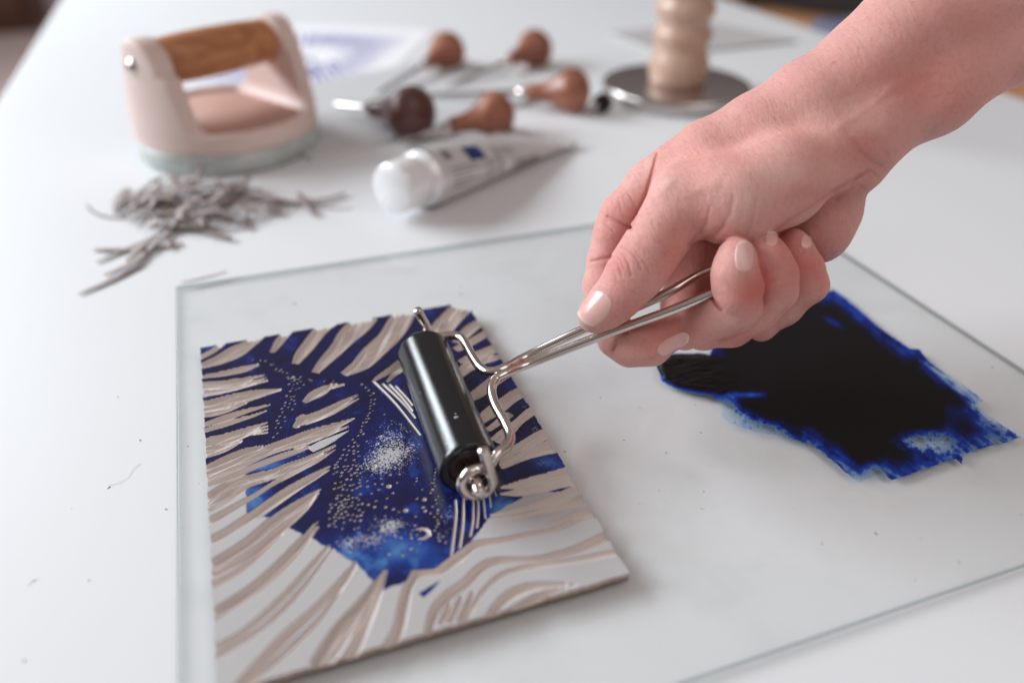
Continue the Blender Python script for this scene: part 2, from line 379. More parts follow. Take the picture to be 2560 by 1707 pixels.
    cut(Cc, [(350, 570, 32), (500, 480, 32), (700, 350, 36), (900, 212, 34), (1050, 122, 28), (1190, 43, 8)])
    cut(Cc, [(700, 395, 12), (850, 285, 14), (1000, 180, 14), (1180, 72, 8)], False)
    cut(Cc, [(360, 745, 42), (600, 590, 46), (800, 430, 46), (1000, 290, 36), (1122, 203, 8)])
    cut(Cc, [(370, 810, 36), (600, 680, 32), (800, 520, 36), (1000, 352, 28), (1112, 230, 10)])
    cut(Cc, [(380, 875, 24), (550, 780, 20), (700, 660, 18), (850, 520, 15)], False)
    cut(Cc, [(385, 1065, 30), (600, 930, 32), (800, 762, 32), (1000, 560, 26), (1100, 433, 10)])
    cut(Cc, [(395, 1105, 18), (700, 905, 17), (950, 670, 18), (1107, 470, 10)], False)
    cut(Cc, [(395, 1320, 24), (600, 1200, 22), (850, 980, 22), (1050, 760, 18), (1185, 603, 9)])
    cut(Cc, [(405, 1375, 20), (700, 1190, 15), (950, 960, 17), (1215, 625, 7)], False)
    cut(Cc, [(540, 1600, 36), (700, 1430, 40), (900, 1225, 40), (1100, 1040, 32), (1280, 850, 27), (1368, 718, 14)])
    cut(Cc, [(640, 1560, 22), (900, 1330, 20), (1150, 1080, 15), (1375, 745, 10)], False)
    cut(Cc, [(1130, 1430, 90), (1270, 1230, 84), (1400, 1050, 62), (1510, 890, 36), (1580, 770, 14)])
    cut(Cc, [(1330, 1400, 50), (1420, 1210, 40), (1510, 1000, 30), (1585, 780, 14)], False, 2.0)
    # --- bottom right flows
    cut(Dd, [(-80, 1330, 60), (-10, 1180, 50), (30, 1000, 42), (60, 880, 38), (110, 790, 40)])
    cut(Dd, [(100, 800, 36), (250, 785, 36), (340, 730, 46), (450, 650, 40), (530, 590, 34), (700, 562, 24), (900, 522, 22), (1100, 480, 22), (1250, 420, 24), (1430, 370, 30)])
    cut(Dd, [(200, 1200, 32), (240, 1060, 38), (330, 960, 42), (450, 870, 40), (560, 760, 38), (680, 708, 32), (850, 700, 28), (1000, 690, 28), (1200, 640, 34), (1350, 580, 42), (1500, 520, 46)])
    for x0, y0, x1, y1 in ((290, 1140, 350, 1010), (350, 1130, 430, 960), (420, 1120, 510, 930)):
        cut(Dd, [(x0, y0, 18), ((x0+x1)/2, (y0+y1)/2, 22), (x1, y1, 14)], False, 1.6)
    cut(Dd, [(460, 1130, 16), (520, 1010, 16), (610, 890, 16), (720, 800, 18), (880, 755, 20), (1050, 728, 22), (1250, 700, 22), (1550, 640, 26)], False, 1.3)
    cut(Dd, [(620, 1110, 34), (730, 980, 44), (850, 910, 46), (1000, 882, 34), (1230, 868, 14)])
    cut(Dd, [(760, 1070, 30), (950, 970, 34), (1150, 900, 16)])
    cut(Dd, [(635, 385, 9), (850, 348, 26), (1050, 290, 36), (1250, 205, 45), (1330, 180, 40)])
    cut(Dd, [(615, 415, 9), (800, 398, 16), (1000, 355, 26), (1200, 300, 40), (1400, 250, 44)])
    cut(Dd, [(1050, 440, 12), (1200, 395, 26), (1400, 330, 34)])
    cut(Dd, [(712, 190, 10), (850, 170, 36), (1000, 130, 44), (1250, 60, 50)])
    cut(Dd, [(712, 235, 12), (830, 225, 30), (1000, 190, 44), (1250, 130, 50)])
    # --- tick marks and star lines
    for l, w in (([(388, 280), (392, 400), (360, 665)], 10), ([(445, 270), (442, 450), (420, 612)], 10), ([(515, 280), (513, 420), (494, 532)], 9),
                 ([(550, 280), (550, 380), (540, 472)], 9), ([(588, 270), (600, 405)], 8), ([(628, 210), (640, 330)], 7), ([(655, 180), (680, 250)], 6)):
        cut(Dd, [(*p, w) for p in l], False, 0.9)
    for l in ([(92, 718), (250, 878), (425, 1100)], [(160, 738), (300, 872), (390, 980)], [(205, 742), (290, 830), (370, 930)], [(252, 755), (330, 840), (370, 890)]):
        cut(B, [(*p, 9) for p in l], False, 0.9)
    # --- right hand bands between roller and edge
    cut(B, [(690, 440, 34), (760, 370, 44), (840, 310, 38), (900, 270, 36)])
    cut(B, [(690, 490, 26), (790, 440, 32), (880, 390, 30), (940, 350, 26)])
    cut(B, [(740, 590, 40), (830, 545, 50), (920, 505, 40), (1010, 470, 36)])
    cut(B, [(850, 580, 26), (930, 560, 26), (1020, 535, 22)])
    cut(B, [(690, 690, 30), (770, 620, 44), (860, 590, 30)])
    cut(B, [(780, 850, 28), (860, 790, 48), (950, 720, 50), (1040, 660, 40), (1100, 640, 30)])
    cut(B, [(860, 1000, 40), (960, 920, 56), (1060, 850, 52), (1150, 800, 48), (1240, 770, 46)])
    cut(B, [(920, 1060, 26), (1000, 1000, 30), (1060, 960, 34)])
    cut(B, [(980, 1140, 50), (1060, 1070, 48), (1140, 1000, 38), (1230, 930, 38), (1290, 900, 34)])
    cut(B, [(960, 1260, 60), (1080, 1240, 66), (1200, 1170, 62), (1320, 1110, 60), (1400, 1080, 50)])
    cut(B, [(1010, 1310, 40), (1130, 1270, 36), (1280, 1220, 40), (1420, 1180, 50)])
    # --- stars
    big = [(1568, 1112, 13), (1548, 1165, 13), (1528, 1320, 14), (1630, 1468, 17), (945, 692, 14)]
    s = [(660, 565), (712, 572), (748, 576), (790, 600), (805, 598), (825, 635), (845, 650), (860, 640), (875, 655), (905, 660), (905, 690), (960, 705), (1000, 690), (1000, 720), (975, 735), (940, 720), (915, 740), (940, 770), (965, 780), (990, 770), (1020, 745), (1065, 710), (1078, 718), (900, 825), (930, 830), (955, 828), (935, 850), (955, 858), (890, 872), (920, 878), (960, 880), (865, 915), (885, 895), (910, 905), (940, 920), (870, 940), (850, 970), (885, 975), (830, 1000), (890, 1005), (840, 1020), (822, 1050), (858, 1050), (832, 1090), (805, 1118), (1170, 720), (1235, 720), (1437, 742), (1465, 765), (1485, 785), (1520, 805), (1500, 820), (1530, 848), (1505, 850), (1500, 870), (1525, 880), (1497, 895), (1495, 915), (1515, 930), (1490, 945), (1478, 965), (1485, 985), (1468, 985), (1468, 1010), (1447, 1015), (1440, 1040), (1430, 1065), (1432, 1080), (1447, 1095), (1410, 1108), (1372, 1135), (1385, 1155), (1470, 1148), (1600, 955), (1650, 1000), (1567, 1045), (1340, 1180), (1375, 1185), (1410, 1180), (1310, 1205), (1345, 1212), (1380, 1215), (1410, 1220), (1300, 1245), (1330, 1245), (1380, 1235), (1412, 1252), (1283, 1270), (1320, 1280), (1380, 1280), (930, 700), (955, 715), (915, 700), (985, 705), (945, 745), (925, 790)]
    rs = np.random.RandomState(3)
    def fill(x0, y0, w_, h_, n_, gap):
        t_ = 0
        while n_ > 0 and t_ < 4000:
            t_ += 1; q_ = (x0+w_*rs.rand(), y0+h_*rs.rand())
            if all((q_[0]-a_[0])**2+(q_[1]-a_[1])**2 > gap*gap for a_ in s): s.append(q_); n_ -= 1
    fill(1235, 1295, 195, 340, 60, 21); fill(1200, 1560, 250, 210, 30, 24); fill(1440, 1380, 270, 340, 22, 38)
    for p in s: big.append((*p, 5.5+3.5*rs.rand()))
    def dot(src, x, y, r, sc):
        sxp, syp = src(x, y); q = P(sxp, syp, LZ); r = r/sc/5.6
        i0, i1 = np.searchsorted(xs, [q[0]-r-.5, q[0]+r+.5]); j0, j1 = np.searchsorted(ys, [q[1]-r*1.3-.5, q[1]+r*1.3+.5])
        d = np.hypot(X[j0:j1, i0:i1]-q[0], (Y[j0:j1, i0:i1]-q[1])/1.1)
        D[j0:j1, i0:i1] = np.maximum(D[j0:j1, i0:i1], 0.9*np.clip(1.15-(d/max(r, .42))**2, 0, 1))
    for x, y, r in big: dot(A, x, y, r, 2.852)
    db = [(170, 275, 14), (38, 352, 15), (160, 330, 10), (175, 355, 11), (225, 205, 10), (430, 705, 12)]
    for i in range(16): db.append((60+260*rs.rand(), 20+560*rs.rand(), 5+3*rs.rand()))
    for i in range(22): db.append((190+60*rs.rand()+i*2, 60+i*24, 6+3*rs.rand()))
    for i in range(10): db.append((-160+260*rs.rand(), 420+260*rs.rand(), 6+3*rs.rand()))
    for x, y, r in db: dot(Dd, x, y, r, 2.815)
    cut(Dd, [(112, 484, 4), (150, 478, 9), (192, 492, 15), (200, 520, 15), (172, 545, 10), (125, 553, 4)], False, 1.0)
    # --- ink
    ink = [(470, 700), (1240, 700), (1700, 1160), ZD(1500, 210), ZD(1000, 225), ZD(900, 235), ZD(820, 285), ZD(700, 350), ZD(620, 410), ZD(545, 515), ZD(500, 570), ZD(400, 680), ZD(300, 755), ZD(95, 770), ZD(40, 850), ZD(0, 872),
           ZC(1650, 878), ZC(1565, 918), ZC(1500, 850), ZC(1380, 722), ZC(1320, 700), ZC(1225, 625), ZC(1150, 600), ZC(1080, 555), ZC(1000, 520), ZC(920, 480), ZC(790, 405), ZC(740, 395), ZC(690, 405), ZC(605, 362), ZC(605, 280), ZA(608, 1372), ZA(480, 1412), ZA(300, 1412), (470, 1150)]
    jx = (fbm(XP, YP, 9, 5)-.5)*6; jy = (fbm(XP, YP, 9, 6)-.5)*6
    m = inpoly(XP+jx, YP+jy, ink)
    ed = polydist(XP, YP, ink)
    cov = np.where(m, 1.0, 0.0)
    small = [ZD(130, 935), ZD(290, 838), ZD(240, 900), ZD(165, 967)]; sm = inpoly(XP, YP, small); cov = np.where(sm, 1.0, cov)
    hole = [ZA(1050, 1195), ZA(1140, 1145), ZA(1250, 1105), ZA(1355, 1068), ZA(1240, 1150), ZA(1160, 1195), ZA(1090, 1225)]
    cov = np.where(inpoly(XP, YP, hole), 0.0, cov)
    def g(src, x, y, rx, ry):
        a, b = src(x, y); s_ = 2.83
        return np.exp(-(((XP-a)/(rx/s_))**2+((YP-b)/(ry/s_))**2))
    worn = (0.95*g(A, 1660, 1240, 190, 125)+0.45*g(A, 1690, 1060, 120, 80)+0.5*g(A, 1500, 1340, 130, 80)+0.72*g(ZC, 1460, 570, 150, 80)+0.5*g(ZC, 1300, 600, 80, 60)+0.4*g(ZC, 1600, 450, 120, 70)
            + 0.42*g(ZD, -40, 470, 140, 70)+0.42*g(ZD, 330, 400, 90, 160)+0.3*g(ZD, 120, 620, 120, 70)+0.45*g(ZA, 700, 1330, 80, 40)+0.5*g(ZA, 1000, 1230, 60, 40)+0.4*g(ZB, 1180, 900, 50, 40)+0.5*g(ZB, 1300, 1300, 60, 40)+0.5*g(ZB, 1240, 1060, 50, 40)
            + 0.45*g(A, 1400, 1500, 110, 60)*0.6)
    light = (0.18+0.5*g(ZC, 1500, 620, 330, 190)+0.8*g(ZC, 700, 280, 90, 110)+1.0*g(ZA, 750, 1320, 170, 60)+0.9*g(ZA, 330, 480, 80, 40)*0.5+0.6*g(ZD, 60, 640, 300, 120)+0.75*g(ZD, 700, 330, 130, 80)
             + 0.8*g(ZB, 1340, 1290, 110, 60)+0.5*g(ZB, 1080, 760, 60, 50)+0.35*g(A, 1640, 1200, 330, 260)+0.35*np.exp(-ed/9.0)*m+0.9*sm*0.4)
    light = light*0.85*(0.45+0.9*fbm(XP, YP, 60, 9))
    light += 0.30*sstep(0.55, 0.75, fbm(XP, YP, 45, 21))
    H = LZ - D
    carve = sstep(0.02, 0.30, D)
    H += (fbm(X, Y, 1.1, 31, 3)-.5)*0.12*carve + (fbm(X*0.35+Y*0.94, (X*0.94-Y*0.35)*4, 2.0, 37, 3)-.5)*0.16*carve
    H += (fbm(X, Y, 0.9, 41, 2)-.5)*0.02
    # a slightly ragged outline, outer border bevelled a touch
    XX = X.copy(); YY = Y.copy()
    rg = (fbm(Y, X*0+3, 2.2, 51, 3)-.5)*1.1; XX[:, 0] += rg[:, 0]; XX[:, -1] += rg[:, -1]
    rg = (fbm(X, Y*0+9, 2.2, 52, 3)-.5)*0.8; YY[0, :] += rg[0, :]; YY[-1, :] += rg[-1, :]
    # clipped far right corner
    cc = np.clip((XX-(LX1-9))+(YY-(LY1-7))*1.0-6.5, 0, 99); XX -= cc*0.5; YY -= cc*0.5
    V = np.stack([XX.ravel(), YY.ravel(), H.ravel()], 1)
    idx = np.arange(nx*ny).reshape(ny, nx)
    q = np.stack([idx[:-1, :-1], idx[:-1, 1:], idx[1:, 1:], idx[1:, :-1]], -1).reshape(-1, 4)
    o1 = (V, q, dict(carve=carve.ravel(), cov=cov.ravel(), worn=worn.ravel(), light=np.clip(light, 0, 1.5).ravel()))
    ring = np.concatenate([idx[0, :], idx[1:, -1], idx[-1, ::-1][1:], idx[::-1, 0][1:-1]])
    top = V[ring].copy(); mid = top.copy(); bot = top.copy(); nrm = top[:, :2]-np.array([(LX0+LX1)/2, (LY0+LY1)/2])
    k = len(ring); fz = (fbm(np.arange(k)*1.0, np.arange(k)*0.0, 5, 61, 3)-.5)
    mid[:, 2] = np.minimum(top[:, 2]-0.15, LZ-2.3); mid[:, 0] += fz*0.5; mid[:, 1] += fz*0.5
    bot[:, 2] = LB; bot[:, 0] += fz[::-1]*0.7; bot[:, 1] += fz[::-1]*0.7
    VS = np.concatenate([top, mid, bot]); i = np.arange(k); j = (i+1) % k
    s1 = np.stack([i+k, j+k, j, i], 1); s2 = np.stack([i+2*k, j+2*k, j+k, i+k], 1)
    return o1, (VS, s1), (VS, s2)
m_lino = bpy.data.materials.new('carved_and_inked_lino'); m_lino.use_nodes = True
def _lino():
    nt = m_lino.node_tree; b = nt.nodes['Principled BSDF']; L = nt.links.new
    at = lambda n: nd(nt, 'Attribute', attribute_name=n)
    co = nt.nodes.new('ShaderNodeTexCoord')
    def math_(op, a, b_=None, clamp=False):
        n = nt.nodes.new('ShaderNodeMath'); n.operation = op; n.use_clamp = clamp
        for k, v in ((0, a), (1, b_)):
            if v is None: continue
            if isinstance(v, (int, float)): n.inputs[k].default_value = v
            else: L(v, n.inputs[k])
        return n.outputs[0]
    def mixc(f, a, c):
        n = nt.nodes.new('ShaderNodeMix'); n.data_type = 'RGBA'; L(f, n.inputs[0])
        for k, v in ((6, a), (7, c)):
            if isinstance(v, tuple): n.inputs[k].default_value = (*v, 1)
            else: L(v, n.inputs[k])
        return n.outputs[2]
    n1 = nd(nt, 'TexNoise', i_Scale=900.0, i_Detail=3.0, i_Roughness=0.7); L(co.outputs['Object'], n1.inputs[0])
    n2 = nd(nt, 'TexNoise', i_Scale=120.0, i_Detail=5.0, i_Roughness=0.65); L(co.outputs['Object'], n2.inputs[0])
    n4 = nd(nt, 'TexNoise', i_Scale=1500.0, i_Detail=2.0, i_Roughness=0.6); L(co.outputs['Object'], n4.inputs[0])
    # speckle where the ink is worn thin
    w = math_('SUBTRACT', math_('ADD', math_('MULTIPLY', n4.outputs[0], 2.6), math_('MULTIPLY', n2.outputs[0], 0.8)), 1.95)   # about -0.3..0.5
    un = math_('GREATER_THAN', math_('ADD', at('worn').outputs['Fac'], w), 0.52)
    cov = math_('MULTIPLY', math_('GREATER_THAN', at('cov').outputs['Fac'], 0.5), math_('SUBTRACT', 1.0, un))
    ramp = nt.nodes.new('ShaderNodeValToRGB'); e = ramp.color_ramp.elements
    e[0].position = 0.0; e[0].color = (0.006, 0.004, 0.020, 1); e[1].position = 1.0; e[1].color = (0.065, 0.18, 0.42, 1)
    x = e.new(0.30); x.color = (0.006, 0.009, 0.085, 1); x = e.new(0.62); x.color = (0.010, 0.045, 0.25, 1)
    lt = math_('ADD', at('light').outputs['Fac'], math_('MULTIPLY', math_('SUBTRACT', n2.outputs[0], 0.5), 0.55))
    lt = math_('ADD', lt, math_('MULTIPLY', math_('SUBTRACT', n1.outputs[0], 0.5), 0.35)); L(lt, ramp.inputs[0])
    n3 = nd(nt, 'TexNoise', i_Scale=45.0, i_Detail=4.0); L(co.outputs['Object'], n3.inputs[0])
    carved = mixc(n3.outputs[0], (0.60, 0.52, 0.48), (0.675, 0.605, 0.57))
    surf = mixc(n3.outputs[0], (0.45, 0.435, 0.435), (0.50, 0.48, 0.475))
    notc = math_('LESS_THAN', at('carve').outputs['Fac'], 0.5)
    base = mixc(math_('SUBTRACT', 1.0, notc), surf, carved)
    inkf = math_('MULTIPLY', cov, notc)
    L(mixc(inkf, base, ramp.outputs[0]), b.inputs['Base Color'])
    r = math_('SUBTRACT', 0.62, math_('MULTIPLY', inkf, 0.36)); L(r, b.inputs['Roughness'])
    bp = nd(nt, 'Bump', i_Strength=0.25, i_Distance=0.0003); L(n1.outputs[0], bp.inputs['Height']); L(bp.outputs[0], b.inputs['Normal'])
_lino()
m_lside = mat('cut_lino_side', (0.50, 0.40, 0.36), 0.7, var=(300, 0.5, (0.40, 0.31, 0.27)))
m_jute = mat('brown_jute_backing', (0.16, 0.105, 0.07), 0.9, var=(500, 0.7, (0.28, 0.20, 0.14)), bump=(900, 0.6, 0.0006))
lino = empty('lino_block', (35, 270, LB), 'carved lino block partly rolled with dark blue ink, lying on the glass', 'lino block')
_t1, _t2, _t3 = make_lino()
mesh_np('carved_face', _t1[0], _t1[1], m_lino, lino, True, _t1[2])
mesh_np('cut_edge', _t2[0], _t2[1], m_lside, lino, True)
mesh_np('jute_backing', _t3[0], _t3[1], m_jute, lino, True)
# ------------------------------------------------------------------ rolled-out ink on the glass
m_ink = bpy.data.materials.new('blue_printing_ink'); m_ink.use_nodes = True
def _ink():
    nt = m_ink.node_tree; b = nt.nodes['Principled BSDF']; L = nt.links.new; out = nt.nodes['Material Output']
    at = nd(nt, 'Attribute', attribute_name='thick'); co = nt.nodes.new('ShaderNodeTexCoord')
    n1 = nd(nt, 'TexNoise', i_Scale=420.0, i_Detail=4.0, i_Roughness=0.7); L(co.outputs['Object'], n1.inputs[0])
    a = nd(nt, 'Math', operation='MULTIPLY_ADD'); a.inputs[1].default_value = 0.22; L(n1.outputs[0], a.inputs[0]); L(at.outputs['Fac'], a.inputs[2])
    s = nd(nt, 'Math', operation='SUBTRACT'); s.inputs[1].default_value = 0.11; L(a.outputs[0], s.inputs[0])
    r = nt.nodes.new('ShaderNodeValToRGB'); e = r.color_ramp.elements
    e[0].position = 0.0; e[0].color = (0.30, 0.52, 0.80, 1); e[1].position = 0.72; e[1].color = (0.0075, 0.0060, 0.0068, 1)
    for p, c in ((0.12, (0.10, 0.24, 0.60)), (0.26, (0.014, 0.055, 0.34)), (0.42, (0.008, 0.022, 0.20)), (0.56, (0.006, 0.010, 0.07))):
        x = e.new(p); x.color = (*c, 1)
    L(s.outputs[0], r.inputs[0]); L(r.outputs[0], b.inputs['Base Color']); b.inputs['Roughness'].default_value = 0.5
    b.inputs['Specular IOR Level'].default_value = 0.18
    tr = nt.nodes.new('ShaderNodeBsdfTransparent'); tr.inputs[0].default_value = (0.80, 0.90, 1.0, 1)
    mx = nt.nodes.new('ShaderNodeMixShader'); mr_ = nd(nt, 'MapRange'); mr_.inputs[1].default_value = -0.06; mr_.inputs[2].default_value = 0.27
    L(s.outputs[0], mr_.inputs[0]); L(mr_.outputs[0], mx.inputs[0]); L(tr.outputs[0], mx.inputs[1]); L(b.outputs[0], mx.inputs[2]); L(mx.outputs[0], out.inputs[0])
    at2 = nd(nt, 'Attribute', attribute_name='lump'); n2 = nd(nt, 'TexNoise', i_Scale=160.0, i_Detail=4.0, i_Distortion=1.0)
    mp = nt.nodes.new('ShaderNodeMapping'); mp.inputs['Scale'].default_value = (0.35, 1.6, 1); mp.inputs['Rotation'].default_value = (0, 0, 0.35)
    L(co.outputs['Object'], mp.inputs[0]); L(mp.outputs[0], n2.inputs[0])
    ml = nd(nt, 'Math', operation='MULTIPLY'); L(at2.outputs['Fac'], ml.inputs[0]); L(n2.outputs[0], ml.inputs[1])
    bp = nd(nt, 'Bump', i_Strength=0.8, i_Distance=0.0022); L(ml.outputs[0], bp.inputs['Height']); L(bp.outputs[0], b.inputs['Normal'])
    mr2 = nd(nt, 'MapRange'); mr2.inputs[3].default_value = 0.5; mr2.inputs[4].default_value = 0.30; L(at2.outputs['Fac'], mr2.inputs[0]); L(mr2.outputs[0], b.inputs['Roughness'])
_ink()
def make_ink():
    main = [(440, 545), (400, 470), (470, 380), (560, 300), (800, 180), (1000, 60), (1090, 120), (1145, 195), (1190, 180), (1260, 232), (1330, 292), (1430, 382), (1550, 472), (1650, 540), (1712, 546), (1770, 620), (1850, 680), (1950, 742), (2060, 822), (2100, 862), (2052, 888),
            (2140, 958), (2250, 1030), (2332, 1086), (2250, 1112), (2100, 1152), (1980, 1190), (1975, 1250), (1930, 1215), (1800, 1262), (1640, 1318), (1540, 1348), (1468, 1300), (1400, 1330), (1340, 1363), (1230, 1272), (1130, 1190), (1040, 1128), (900, 1085), (760, 1060),
            (640, 1030), (560, 1000), (505, 955), (515, 880), (470, 860), (400, 800), (380, 700), (420, 600)]
    blob = [(90, 620), (200, 575), (380, 572), (520, 600), (640, 700), (600, 800), (500, 842), (370, 822), (260, 802), (205, 785), (130, 742), (118, 690)]
    pm = [Z7(*p) for p in main]; pb = [Z7(*p) for p in blob]
    q = np.array([P(a, b, 3)[:2] for a, b in pm+pb]); x0, y0 = q.min(0)-2; x1, y1 = q.max(0)+2; st = 0.5
    xs = np.arange(x0, x1, st); ys = np.arange(y0, y1, st); X, Y = np.meshgrid(xs, ys)
    XP, YP, _ = proj_many(np.stack([X.ravel(), Y.ravel(), np.full(X.size, 3.0)], 1)); XP = XP.reshape(X.shape); YP = YP.reshape(X.shape)
    jx = (fbm(XP, YP, 14, 3)-.5)*3; jy = (fbm(XP, YP, 14, 4)-.5)*3
    im = inpoly(XP+jx, YP+jy, pm); ib = inpoly(XP+jx, YP+jy, pb)
    dm = polydist(XP, YP, pm); db_ = polydist(XP, YP, pb)
    def g(x, y, rx, ry, rot=0):
        a, b = Z7(x, y); dx = XP-a; dy = YP-b; c, s = math.cos(rot), math.sin(rot); u = dx*c+dy*s; v = -dx*s+dy*c
        return np.exp(-((u/(rx/2.45))**2+(v/(ry/2.45))**2))
    strk0 = fbm((XP*.81+YP*.58)*0.2, (-XP*.58+YP*.81), 7, 44)-.5
    n = fbm(XP, YP, 40, 15)-.5; n2 = fbm(XP, YP, 9, 16)-.5
    t = 0.31+np.clip(dm, 0, 56)/56*0.67+n*0.34*sstep(60, 0, dm)+n*0.12
    t -= (1.12+0.9*strk0)*g(1765, 1105, 190, 70, -.05)*(1+0.5*n2)+0.42*g(2110, 1030, 190, 70, .5)+0.45*g(1960, 790, 170, 34, .62)*(1+2*n)+0.42*g(590, 960, 110, 70, .2)*(1+1.2*n2)+0.8*g(680, 825, 120, 24)+0.42*g(790, 1040, 170, 40, .35)*(1+1.2*n2)+0.2*g(1200, 1170, 190, 40, .7)
    t -= 0.55*g(1180, 380, 110, 30, .5)+0.22*g(1880, 900, 110, 60, .8)+0.25*g(1900, 1010, 60, 120, 0)+0.35*g(1450, 1290, 200, 60, -.2)+0.6*g(540, 930, 60, 80)+n2*0.35*(g(800, 980, 300, 100, .3)+g(1750, 1130, 260, 90))
    ca, sa = math.cos(-0.62), math.sin(-0.62); strk = fbm((XP*ca-YP*sa)*0.16, (XP*sa+YP*ca), 9, 33)-.5   # streaks along the roller's path
    t += strk*0.55*sstep(75, 5, dm)
    lower = sstep(60, 0, dm)*sstep(-0.2, 0.3, n2)*0.12; t -= lower
    t = np.clip(t, -0.1, 1.0); t = np.where(im, t, -0.3)
    tb_ = 0.95-0.75*sstep(14, 0, db_)*(YP > Z7(0, 700)[1])*1.0+n*0.1; t = np.where(ib, np.maximum(t, tb_), t)
    lump = np.where(ib, sstep(0, 16, db_), 0.0)*sstep(Z7(620, 0)[0], Z7(430, 0)[0], XP)
    z = 3.03+np.clip(t, 0, 1)*0.03+lump*(0.5+1.3*(fbm(XP*0.5, YP*2.2, 26, 25)-.35))
    V = np.stack([X.ravel(), Y.ravel(), z.ravel()], 1); ny, nx = X.shape
    idx = np.arange(nx*ny).reshape(ny, nx); any_ = (im | ib); k = any_[:-1, :-1] | any_[1:, :-1] | any_[:-1, 1:] | any_[1:, 1:]
    f = np.stack([idx[:-1, :-1], idx[:-1, 1:], idx[1:, 1:], idx[1:, :-1]], -1)[k]
    used, inv = np.unique(f, return_inverse=True); f = inv.reshape(f.shape)
    return mesh_np('ink_patch', V[used], f, m_ink, None, True, dict(thick=t.ravel()[used], lump=lump.ravel()[used]))
tag(make_ink(), 'patch of near-black blue printing ink rolled out on the glass plate', 'ink')
# ------------------------------------------------------------------ brayer (ink roller)
br = empty('ink_roller', (65, 272, 7), 'small black rubber ink roller with a bent wire handle, standing on the lino', 'ink roller')
ra = P(1059, 880, 19.7); rb_ = P(1175, 1171, 19.7); uax = (ra-rb_)/np.linalg.norm(ra-rb_); Lr = np.linalg.norm(ra-rb_)
prof = [(0.4, 8.4), (0.0, 8.8), (0.0, 11.9), (0.25, 12.45), (0.7, 12.62)]+[(t, 12.62) for t in np.linspace(2, Lr-2, 12)]+[(Lr-0.7, 12.62), (Lr-.25, 12.45), (Lr, 11.9), (Lr, 8.8), (Lr-.4, 8.4)]
lathe('rubber_sleeve', rb_, uax, prof, m_rubber, br, 96)
lathe('core', rb_, uax, [(2.6, 0.001), (2.6, 4.4), (1.2, 5.0), (1.0, 8.1), (1.4, 8.5), (6, 8.5), (Lr-6, 8.5), (Lr-1.4, 8.5), (Lr-1.0, 8.1), (Lr-1.2, 5), (Lr-2.6, 4.4), (Lr-2.6, .001)], m_core, br, 64)
lathe('axle', rb_-uax*15.5, uax, [(0, .001), (0, 2.0), (0.5, 2.45), (12, 2.5), (30, 2.5), (Lr+20, 2.5), (Lr+27, 2.5), (Lr+27.5, 2.1), (Lr+27.5, .001)], m_chrome, br, 32)
def wloop(c, s, ztop, topx):   # coil round the axle then stub standing up; s=-1 near end, +1 far end
    pts = []
    r = 5.7
    for k, a in enumerate(np.linspace(math.radians(35), math.radians(325), 14)):
        pts.append(c+np.array([r*math.cos(a), s*(k*0.33), r*math.sin(a)]))
    e = pts[-1]
    pts.append(e+np.array([0.9, s*0.8, 3.0])); pts.append(e+np.array([1.0, s*1.0, 7.0]))
    pts.append(np.array([topx, e[1]+s*0.8, ztop])); return pts
Wn = 2.15
cn = rb_-uax*6.2; cf = ra+uax*5.0
near = [P(1773, 734, 66.5)+np.array([3.5, -1.5, 1.6]), Q(1677, 776, 343.5), Q(1486, 846, 354), Q(1330, 906, 361.5), P(1262, 934, 29.6), P(1238, 950, 28.2), P(1229, 975, 27.2), P(1237, 1010, 26.6), P(1262, 1055, 26.2), P(1275, 1088, 26.0), P(1268, 1115, 26.4), P(1245, 1132, 26.8)]
lp = wloop(cn, -1, 38.5, 67.0)
near = near + [lp[0]+np.array([3.2, 1.6, 1.6])] + lp
far = [P(1735, 700, 67.5)+np.array([3.5, 1.5, 1.4]), Q(1650, 741, 349.5), Q(1447, 829, 359.5), Q(1320, 889, 366), P(1262, 919, 30.2), P(1225, 929, 28.6), P(1200, 918, 27.6), P(1178, 885, 27.0), P(1160, 853, 26.4), P(1146, 841, 26.2), P(1124, 838, 26.0), P(1098, 842, 25.4)]
lpf = wloop(cf, 1, 38.0, 68.2)
far = far + [lpf[0]+np.array([3.0, -1.2, 1.4])] + lpf
# closed end of the wire handle inside the fist
a_, b_ = near[0], far[0]; dirh = (near[0]-near[2]); dirh /= np.linalg.norm(dirh)
tube('wire_frame', crom(far[::-1]+[b_+dirh*14, b_+dirh*26, (a_+b_)/2+dirh*33, a_+dirh*26, a_+dirh*14]+near, 8), Wn, m_chrome, br, 24)
# paint chips on the rubber
def onroller(px, py):
    w0 = C0; w1 = Q(px, py, 300)-C0
    best = None
    for t in np.linspace(0.95, 1.4, 600):
        p = w0+w1*t; d = p-rb_; d = d-uax*(d@uax)
        if np.linalg.norm(d) < 12.64: return p, d/np.linalg.norm(d)
    return p, d/np.linalg.norm(d)
mfl = mat('dried_grey_paint', (0.45, 0.46, 0.48), 0.3)
for px, py, s in ((1141, 1043, 1.0), (1139, 1034, .45), (1024, 1008, .5), (1052, 981, .3), (1116, 1109, .4)):
    chips = bmesh.new(); p, n_ = onroller(px, py); v = bmesh.ops.create_icosphere(chips, subdivisions=2, radius=0.9*s*MM)['verts']
    for x in v: x.co = Vector((x.co.x*1.2, x.co.y*0.8, x.co.z*0.55))+Vector(p)*MM
    from_bm('dried_paint_fleck', chips, mfl, br)
